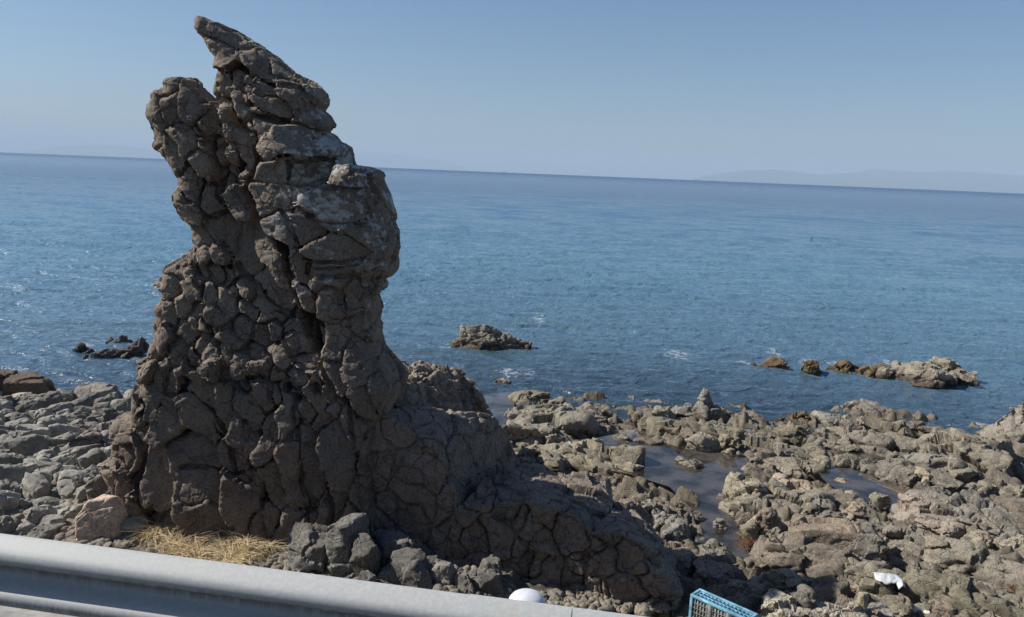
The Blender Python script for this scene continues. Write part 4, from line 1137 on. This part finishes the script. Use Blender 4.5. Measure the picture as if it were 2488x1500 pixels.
straw = plain('dry_straw', (0.72, 0.57, 0.33), 0.75, 0, 0.3, 14)
tag(tufts('dry_grass', 2600, [(345, 1262), (400, 1240), (470, 1285), (560, 1285), (650, 1318), (640, 1350), (560, 1385), (400, 1345)], (0.12, 0.44), 0.009, straw, 3, 0.03, 0.35, 22, 13), kind='stuff')
tag(tufts('dry_grass', 500, [(345, 1262), (400, 1240), (470, 1285), (650, 1318), (640, 1360), (400, 1345)], (0.1, 0.3), 0.008, plain('old_straw', (0.24, 0.18, 0.10), 0.8, 0, 0.3, 14), 13, 0.03, 0.3, 16, 14), kind='stuff')
weed = plain('orange_weed', (0.17, 0.065, 0.02), 0.6, 0, 0.5, 9)
for k, (pl, n) in enumerate([([(1690, 1112), (1790, 1128), (1795, 1152), (1700, 1140)], 120), ([(1790, 1285), (1845, 1310), (1850, 1340), (1800, 1330)], 110), ([(1930, 1425), (2060, 1440), (2080, 1480), (1990, 1450)], 320), ([(2430, 1375), (2480, 1380), (2488, 1440), (2440, 1440)], 300), ([(2300, 1395), (2340, 1400), (2360, 1425), (2310, 1425)], 90), ([(1480, 1145), (1590, 1135), (1600, 1160), (1500, 1165)], 50)]):
    tag(tufts('seaweed', n, pl, (0.06, 0.2), 0.016, weed, 60 + k, 0.1, 0.85, 10, 9), kind='stuff')
leafm = plain('green_leaf', (0.05, 0.10, 0.02), 0.6, 0, 0.4, 30)
for k, (px, py, t, n, lb) in enumerate([(962, 945, 0.9, 26, 'small green plant growing where the pillar meets the rock shoulder'), (1000, 1012, 0.6, 16, 'tiny green tuft in the crack above the sloping ledge'), (1218, 1262, -0.02, 8, 'tiny green sprout on the front of the low ridge')]):
    q = on_wall(px, py, t); r = np.random.default_rng(80 + k); ps = []
    for _ in range(n * 2):
        a = r.uniform(0, 6.28)
        ps.append(blade(q + r.normal(0, 0.02, 3), np.array([math.cos(a), math.sin(a), r.uniform(0.3, 1.3)]), r.uniform(0.05, 0.12), 0.02, 0.8, r))
    V, Q = join(ps)
    tag(link('green_plant', mesh_np('green_plant', V, Q, leafm)), lb, 'plant')
q = on_wall(985, 930, 1.0); ps = []; r = np.random.default_rng(99)
for _ in range(14):
    ps.append(blade(q + r.normal(0, 0.03, 3), np.array([r.uniform(-0.1, 0.5), r.uniform(-0.2, 0.2), 1.0]), r.uniform(0.12, 0.28), 0.014, 0.2, r))
V, Q = join(ps); tag(link('dry_stalks', mesh_np('dry_stalks', V, Q, straw)), 'pale dry stalks standing beside the small green plant', 'plant')

# ------------------------------------------------------------------ generic solids
def box_v(c, s, R=None):
    c = np.array(c, float); s = np.array(s, float) / 2
    v = np.array([[x, y, z] for x in (-1, 1) for y in (-1, 1) for z in (-1, 1)]) * s
    if R is not None: v = v @ R.T
    return v + c, np.array([(0, 1, 3, 2), (4, 6, 7, 5), (0, 4, 5, 1), (2, 3, 7, 6), (0, 2, 6, 4), (1, 5, 7, 3)])

def bevel_obj(name, parts, mat, parent=None, w=0.004, seg=2, loc=None):
    V, Q = join(parts)
    if loc is not None: V = V - np.array(loc)
    o = link(name, mesh_np(name, V, Q, mat, True), parent, None if parent else loc)
    if w:
        m_ = o.modifiers.new('b', 'BEVEL'); m_.width = w; m_.segments = seg; m_.limit_method = 'ANGLE'
    return o

# blue crate lying by the ridge
cm = plain('blue_plastic', (0.19, 0.41, 0.55), 0.5, 0, 0.45, 9, 0.002)
cz = 1.0
a0 = P(1677, 1444, cz); a1 = P(1804, 1501, cz); a2 = P(1703, 1436, cz)
ux = (a1 - a0); LN = np.linalg.norm(ux) * 1.12; ux /= np.linalg.norm(ux)
uy = np.array([-ux[1], ux[0], 0]); DPT = 0.20; HT = 0.42
Rc = np.stack([ux, uy, np.array([0, 0, 1.0])], 1)
root = link('plastic_crate', None, None, a0 + ux * LN / 2 + uy * DPT / 2 - np.array([0, 0, HT]))
root.rotation_euler = (0, 0, math.atan2(ux[1], ux[0]))
tag(root, 'weathered blue plastic crate with open grid sides between ridge and rail', 'crate')
def cb(name, items, w=0.004, mat=cm):
    return bevel_obj(name, [box_v(c, s) for c, s in items], mat, root, w)
hx, hy = LN / 2, DPT / 2
top = [((0, -hy + 0.014, HT - 0.014), (LN, 0.028, 0.028)), ((0, hy - 0.014, HT - 0.014), (LN, 0.028, 0.028)), ((-hx + 0.014, 0, HT - 0.014), (0.028, DPT - 0.057, 0.028)), ((hx - 0.014, 0, HT - 0.014), (0.028, DPT - 0.057, 0.028))]
cb('rim', top)
lat = [((-hx + LN * k / 15, 0, HT - 0.016), (0.009, DPT - 0.058, 0.016)) for k in range(1, 15)] + [((0, y, HT - 0.018), (LN - 0.058, 0.011, 0.014)) for y in (-0.055, 0.0, 0.055)] + [((0, 0, HT - 0.034), (LN - 0.06, DPT - 0.06, 0.006))]
cb('top_panel', lat, 0.002)
for sy, nm in ((-1, 'side_panel'), (1, 'side_panel')):
    it = [((-hx + 0.03 + (LN - 0.06) * k / 18, sy * (hy - 0.012), HT / 2 - 0.008), (0.006, 0.009, HT - 0.058)) for k in range(1, 18) if k not in (6, 12)]
    it += [((0, sy * (hy - 0.0135), z), (LN - 0.06, 0.009, 0.009)) for z in np.arange(0.06, HT - 0.04, 0.055)]
    it += [((-hx + 0.03 + (LN - 0.06) * k / 18, sy * (hy - 0.010), HT / 2), (0.05, 0.02, HT - 0.058)) for k in (6, 12)]
    it += [((0, sy * (hy - 0.02), HT / 2), (LN - 0.06, 0.004, HT - 0.06))]
    o = bevel_obj(nm, [box_v(c, s) for c, s in it], plain('crate_grid_grey', (0.16, 0.165, 0.155), 0.6, 0, 0.5, 20) if sy < 0 else cm, root, 0.0)
for sx in (-1, 1):
    cb('end_panel', [((sx * (hx - 0.013), 0, HT / 2), (0.012, DPT - 0.06, HT - 0.058))] + [((sx * (hx - 0.006), y, HT / 2), (0.01, 0.01, HT - 0.06)) for y in (-0.08, -0.03, 0.03, 0.08)], 0.002)
    for sy in (-1, 1):
        cb('corner_post', [((sx * (hx - 0.017), sy * (hy - 0.017), HT / 2 - 0.0145), (0.034, 0.034, HT - 0.029))])
cb('base', [((0, 0, 0.012), (LN - 0.07, DPT - 0.07, 0.02))])

# white bag draped over the rocks
def draped(poly_px, zs, n=26):
    pts = [hit(x, y) * [1, 1, 0] + [0, 0, 0] for x, y in poly_px]
    zs_ = [float(hit(x, y)[2]) for x, y in poly_px]; zt = float(np.percentile(zs_, 70)); pts = [P(x, y, 0.35 * z + 0.65 * zt + 0.03) for (x, y), z in zip(poly_px, zs_)]
    # strip between an upper and a lower edge
    k = len(pts) // 2
    up, dn = np.array(pts[:k]), np.array(pts[k:][::-1])
    t = np.linspace(0, 1, n); s = np.linspace(0, 1, 12)
    iu = np.stack([np.interp(t, np.linspace(0, 1, k), up[:, a]) for a in range(3)], 1)
    idn = np.stack([np.interp(t, np.linspace(0, 1, k), dn[:, a]) for a in range(3)], 1)
    V = (iu[:, None, :] * (1 - s)[None, :, None] + idn[:, None, :] * s[None, :, None])
    V = V.reshape(-1, 3)
    bul = (np.sin(np.pi * s)[None, :] * np.ones(n)[:, None]).ravel()
    V[:, 2] += 0.035 * bul + 0.025 * fbm(V * 14, 3, 5) + 0.012 * fbm(V * 40, 2, 9)
    m_ = len(s); a = (np.arange(n - 1)[:, None] * m_ + np.arange(m_ - 1)[None, :]).ravel()
    return V, np.stack([a, a + m_, a + m_ + 1, a + 1], 1)
bag_poly = [(2119, 1396), (2145, 1397), (2168, 1397), (2184, 1402), (2196, 1416), (2200, 1430), (2184, 1433), (2178, 1422), (2166, 1420), (2150, 1418), (2136, 1412), (2126, 1406)]
V, Q = draped(bag_poly, [0.86] * 4 + [0.84, 0.78, 0.76, 0.8, 0.8, 0.8, 0.8, 0.82])
o = link('plastic_bag', mesh_np('plastic_bag', V, Q, plain('white_film', (0.50, 0.52, 0.54), 0.4, 0, 0.08, 12)))
sm_ = o.modifiers.new('s', 'SOLIDIFY'); sm_.thickness = 0.006
tag(o, 'crumpled white plastic bag caught on the rocks beside the domed boulder', 'bag')

# driftwood
def stick(px0, py0, px1, py1, z, rad, label):
    a, b = P(px0, py0, z), P(px1, py1, z)
    n = 12; ps = [a + (b - a) * i / n + np.array([0, 0, 0.02 * math.sin(i * 0.9)]) for i in range(n + 1)]
    d = (b - a) / np.linalg.norm(b - a); s = np.cross(d, [0, 0, 1]); u = np.cross(s, d)
    V = []; Q = []
    for i, p in enumerate(ps):
        rr = rad * (0.6 + 0.6 * math.sin(math.pi * min(0.9, (i + 1) / (n + 2)))) * (1 if 0 < i < n else 0.3)
        for k in range(8): V.append(p + rr * (math.cos(k * math.pi / 4) * s + math.sin(k * math.pi / 4) * u))
    for i in range(n):
        for k in range(8): Q.append((i * 8 + k, i * 8 + (k + 1) % 8, (i + 1) * 8 + (k + 1) % 8, (i + 1) * 8 + k))
    o = link('driftwood', mesh_np('driftwood', np.array(V), np.array(Q), plain('driftwood', (0.26, 0.15, 0.07), 0.8, 0, 0.4, 18)))
    tag(o, label, 'driftwood')
stick(1547, 1098, 1596, 1110, 0.14, 0.022, 'brown stick floating at the far edge of the large tide pool')
stick(152, 1262, 170, 1246, 0.92, 0.008, 'thin pale stick on the shingle left of the big boulder')

# ------------------------------------------------------------------ guard rail and road
H_R = 1.66
r0 = P(0, 1297, CAM_Z - H_R); r1 = P(1390, 1478, CAM_Z - H_R)
ru = (r1 - r0) / np.linalg.norm(r1 - r0); rn = np.array([ru[1], -ru[0], 0]);
if rn[1] > 0: rn = -rn                              # towards the road
prof = [(0.0, 0.0), (0.012, -0.004), (0.035, -0.018), (0.058, -0.034), (0.072, -0.046), (0.081, -0.06), (0.083, -0.078), (0.081, -0.094), (0.072, -0.108), (0.050, -0.124), (0.028, -0.139), (0.012, -0.149), (0.004, -0.160), (0.002, -0.175),
        (0.004, -0.190), (0.012, -0.201), (0.028, -0.211), (0.050, -0.226), (0.072, -0.242), (0.081, -0.256), (0.083, -0.272), (0.081, -0.288), (0.072, -0.304), (0.058, -0.316), (0.035, -0.332), (0.012, -0.346), (0.0, -0.350)]
prof = [(p, z * 0.97) for p, z in prof]
# galvanised steel, dirty on the hollow that faces the road
def steel():
    nt = NT('galvanised_steel')
    tc = nt.n('ShaderNodeTexCoord').outputs['Object']
    st = nt.n('ShaderNodeMapping', Vector=tc, Scale=(26.0, 26.0, 2.2)).outputs[0]
    f = nt.noise(st, 1.0, 5, 0.7)
    sp = nt.noise(tc, 55, 7, 0.75)
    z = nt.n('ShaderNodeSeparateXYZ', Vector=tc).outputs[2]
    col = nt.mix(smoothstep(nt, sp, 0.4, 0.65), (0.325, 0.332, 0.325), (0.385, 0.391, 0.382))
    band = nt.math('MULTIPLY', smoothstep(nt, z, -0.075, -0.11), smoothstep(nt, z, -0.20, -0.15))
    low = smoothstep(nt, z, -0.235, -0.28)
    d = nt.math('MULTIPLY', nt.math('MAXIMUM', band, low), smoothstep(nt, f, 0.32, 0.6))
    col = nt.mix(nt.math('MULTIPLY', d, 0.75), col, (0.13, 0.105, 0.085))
    rust = nt.math('MULTIPLY', smoothstep(nt, nt.noise(nt.n('ShaderNodeMapping', Vector=tc, Scale=(9.0, 9.0, 1.2)).outputs[0], 1.0, 4, 0.6), 0.66, 0.74), 0.35)
    col = nt.mix(rust, col, (0.40, 0.30, 0.16))
    b = nt.n('ShaderNodeBump', Height=nt.noise(tc, 90, 4, 0.6), Strength=0.15, Distance=0.0015)
    bs = nt.n('ShaderNodeBsdfPrincipled', Base__Color=col, Roughness=nt.math('ADD', nt.math('MULTIPLY', sp, 0.25), 0.5), Metallic=0.0, Normal=b.outputs[0])
    return nt.done(bs.outputs[0])
stl = steel()
def beam(parent, s0, s1, off, name='beam'):
    ss = np.arange(s0, s1 + 1e-6, (s1 - s0) / max(2, int((s1 - s0) / 0.12)))
    V = []; th = 0.0035
    for s in ss:
        for k, (p, z) in enumerate(prof): V.append((s, -(p - off), z))
        for k, (p, z) in list(enumerate(prof))[::-1]: V.append((s, -(p - off - th), z))
    V = np.array(V); m_ = 2 * len(prof); Q = []
    V[:, 1] += 0.0015 * np.sin(V[:, 0] * 2.1)
    for i in range(len(ss) - 1):
        for k in range(m_): Q.append((i * m_ + k, (i + 1) * m_ + k, (i + 1) * m_ + (k + 1) % m_, i * m_ + (k + 1) % m_))
    n = len(prof)
    for i, fl in ((0, 0), (len(ss) - 1, 1)):
        for k in range(n - 1):
            q = (i * m_ + k, i * m_ + k + 1, i * m_ + m_ - 2 - k, i * m_ + m_ - 1 - k)
            Q.append(q[::-1] if fl else q)
    return link(name, mesh_np(name, V, np.array(Q), stl, True, 40), parent)
rail = link('guard_rail', None, None, r0)
rail.rotation_euler = (0, 0, math.atan2(ru[1], ru[0]))
tag(rail, 'galvanised steel guard rail with rounded ribs running across the bottom of the picture', 'guard rail')
s_seam = float((r1 - r0) @ ru)
s_step = float((P(1140, 1449, CAM_Z - H_R) - r0) @ ru)
beam(rail, -5.0, s_seam, 0.0); beam(rail, s_step, s_seam + 4.0, 0.0055)
# support bolts: heads on the upper crest side
def lathe(profile, n=24):
    V = []; Q = []
    for (rr, z) in profile:
        for k in range(n): V.append((rr * math.cos(2 * math.pi * k / n), rr * math.sin(2 * math.pi * k / n), z))
    for i in range(len(profile) - 1):
        for k in range(n): Q.append((i * n + k, i * n + (k + 1) % n, (i + 1) * n + (k + 1) % n, (i + 1) * n + k))
    return np.array(V), np.array(Q)
for sb in (s_seam - 0.17, s_seam - 0.09):
    V, Q = lathe([(0.0001, 0.009), (0.006, 0.0085), (0.011, 0.006), (0.014, 0.0), (0.014, -0.01)], 16)
    V = V @ np.array([[1, 0, 0], [0, 0, -1], [0, 1, 0]]).T
    link('bolt', mesh_np('bolt', V + [sb, -0.083, -0.083], Q, stl, True, 50), rail)
dcap = ray(1280, 1464)
capw = CAM + dcap * (((r0 - rn * 0.10 - CAM) @ rn) / (dcap @ rn))
post_s = float((capw - r0) @ ru); cap_z = float(capw[2] - r0[2])
for ps in (post_s, post_s - 4.0):
    V, Q = lathe([(0.073, -1.4), (0.073, cap_z - 0.005)], 32)
    po = link('post', mesh_np('post', V + [ps, 0.10, -0.0], Q, stl, True, 40), rail)
    V, Q = lathe([(0.075, -0.05), (0.076, 0.0), (0.073, 0.013), (0.062, 0.027), (0.044, 0.038), (0.019, 0.044), (0.0001, 0.045)], 32)
    link('cap', mesh_np('cap', V + [ps, 0.10, cap_z], Q, plain('white_cap', (0.62, 0.64, 0.66), 0.35, 0.1, 0.1, 25), True, 60), po)

ROAD_Z = CAM_Z - H_R - 0.78
asph = plain('asphalt', (0.05, 0.05, 0.052), 0.9, 0, 0.4, 60, 0.004)
conc = plain('concrete', (0.30, 0.29, 0.27), 0.9, 0, 0.3, 6, 0.01)
def slab_along(name, d0, d1, z0, z1, mat):
    """a slab along the rail, d measured from the rail towards the sea"""
    s = (-30.0, 30.0); V = []
    for sx in s:
        for d in (d0, d1):
            for z in (z0, z1):
                p = r0 + ru * sx - rn * d; V.append((p[0], p[1], z))
    return link(name, mesh_np(name, np.array(V), np.array([(0, 1, 3, 2), (4, 6, 7, 5), (0, 4, 5, 1), (2, 3, 7, 6), (0, 2, 6, 4), (1, 5, 7, 3)]), mat, False))
tag(slab_along('road', -9.0, -0.25, ROAD_Z - 0.3, ROAD_Z, asph), kind='structure')
tag(slab_along('kerb', -0.246, 0.45, ROAD_Z - 0.6, ROAD_Z + 0.10, conc), kind='structure')
tag(slab_along('sea_wall', 0.453, 0.9, -0.5, ROAD_Z + 0.06, conc), 'grey concrete wall holding up the road above the beach', 'wall')

# ------------------------------------------------------------------ far away
def island(name, prof_px, D, thick, mat):
    V = []; n = len(prof_px)
    xs_ = np.interp(np.linspace(0, n - 1, (n - 1) * 8 + 1), np.arange(n), [p[0] for p in prof_px]); ys_ = np.interp(np.linspace(0, n - 1, (n - 1) * 8 + 1), np.arange(n), [p[1] for p in prof_px])
    cols = 9
    for i, (px, py) in enumerate(zip(xs_, ys_)):
        py += 0.8 * math.sin(i * 1.7) * (0 < i < len(xs_) - 1)
        d = ray(px, py); g = CAM + d * (D / d[1])
        top = g[2]; bz = -D * D / (2 * R_EARTH) - 30
        for k in range(cols):
            u = k / (cols - 1) * 2 - 1
            hgt = bz + max(top - bz, 1) * max(0, (1 - abs(u)) ** 0.8) * (1 + 0.12 * math.sin(i * 0.9 + k * 2.1) * (abs(u) > 0.05))
            V.append((g[0], g[1] + u * thick, hgt))
    m_ = len(xs_); a = (np.arange(m_ - 1)[:, None] * cols + np.arange(cols - 1)[None, :]).ravel()
    o = link(name, mesh_np(name, np.array(V), np.stack([a, a + cols, a + cols + 1, a + 1], 1), mat, True)); tag(o, kind='structure')
land = plain('far_land', (0.06, 0.075, 0.05), 0.95, 0, 0.3, 0.002)
island('hills', [(1690, 433), (1745, 422), (1807, 413.6), (1850, 414), (1875, 412), (1930, 417), (1978, 424), (2033, 422), (2081, 419), (2122, 411), (2177, 415), (2239, 419), (2307, 415), (2376, 420), (2440, 424), (2520, 430), (2620, 440), (2700, 462)], 106000, 8000, land)
island('hills', [(640, 392), (760, 376), (882, 369), (937, 373), (1005, 380), (1074, 391), (1129, 404)], 160000, 9000, land)
island('hills', [(60, 368), (150, 356), (240, 352), (330, 358), (430, 372), (520, 388)], 135000, 8000, land)

def boat():
    d = ray(1222.5, 419.6); k = 2600.0
    p = CAM + d * (k / d[1]); p[2] = -k * k / (2 * R_EARTH)
    root = link('fishing_boat', None, None, p); root.scale = (1.5, 1.5, 1.5); tag(root, 'small white fishing boat far out near the horizon', 'boat')
    wm = plain('boat_white', (0.85, 0.85, 0.85), 0.4, 0, 0.05, 3); dm = plain('boat_dark', (0.03, 0.05, 0.08), 0.5)
    bm = bmesh.new(); secs = []
    for x, wd, dk, kl in [(-6.5, 1.7, 1.3, -0.4), (-3, 2.0, 1.3, -0.6), (1, 2.0, 1.5, -0.6), (4.5, 1.3, 2.0, -0.5), (6.8, 0.08, 2.6, 0.6)]:
        secs.append([bm.verts.new(c) for c in ((x, -wd, dk), (x, -wd * 0.7, kl + 0.5), (x, 0, kl), (x, wd * 0.7, kl + 0.5), (x, wd, dk))])
    for a, b in zip(secs[:-1], secs[1:]):
        for i in range(4): bm.faces.new((a[i], b[i], b[i + 1], a[i + 1]))
        bm.faces.new((a[4], b[4], b[0], a[0]))
    bm.faces.new(secs[0]); bm.faces.new(secs[-1][::-1])
    bmesh.ops.recalc_face_normals(bm, faces=bm.faces)
    me = bpy.data.meshes.new('hull'); bm.to_mesh(me); bm.free(); me.materials.append(wm); link('hull', me, root)
    bevel_obj('cabin', [box_v((-1.2, 0, 2.6), (3.6, 2.4, 2.6)), box_v((-1.4, 0, 4.05), (4.2, 2.8, 0.3))], wm, root, 0.1)
    bevel_obj('window', [box_v((0.62, 0, 3.1), (0.06, 2.0, 0.8))], dm, root, 0)
    bevel_obj('mast', [box_v((-2.6, 0, 5.4), (0.14, 0.14, 2.6))], wm, root, 0)
boat()

def buoy():
    p = P(1971, 584, 0.0)
    root = link('marker_float', None, None, p); root.scale = (0.5, 0.5, 0.5); tag(root, 'small dark marker float standing up in the open water', 'float')
    dm = plain('float_dark', (0.012, 0.015, 0.02), 0.5)
    V, Q = lathe([(0.0001, -0.3), (0.13, -0.15), (0.16, 0.05), (0.10, 0.2), (0.05, 0.28), (0.04, 0.6), (0.0001, 0.62)], 14); link('body', mesh_np('body', V, Q, dm, True, 50), root)
    bevel_obj('flag', [box_v((0.12, 0, 0.5), (0.2, 0.02, 0.13))], dm, root, 0)
buoy()

# ------------------------------------------------------------------ air
def haze():
    nt = NT('haze')
    v = nt.n('ShaderNodeVolumePrincipled'); v.inputs['Density'].default_value = HAZE; v.inputs['Color'].default_value = (0.58, 0.75, 0.96, 1); v.inputs['Anisotropy'].default_value = 0.0
    nt.t.links.new(v.outputs[0], nt.out.inputs['Volume'])
    V, Q = box_v((0, 88000, 300), (360000, 180000, 5600))
    o = link('haze', mesh_np('haze', V, Q, nt.mat, False)); tag(o, kind='stuff')
HAZE = 1.7e-5
haze()
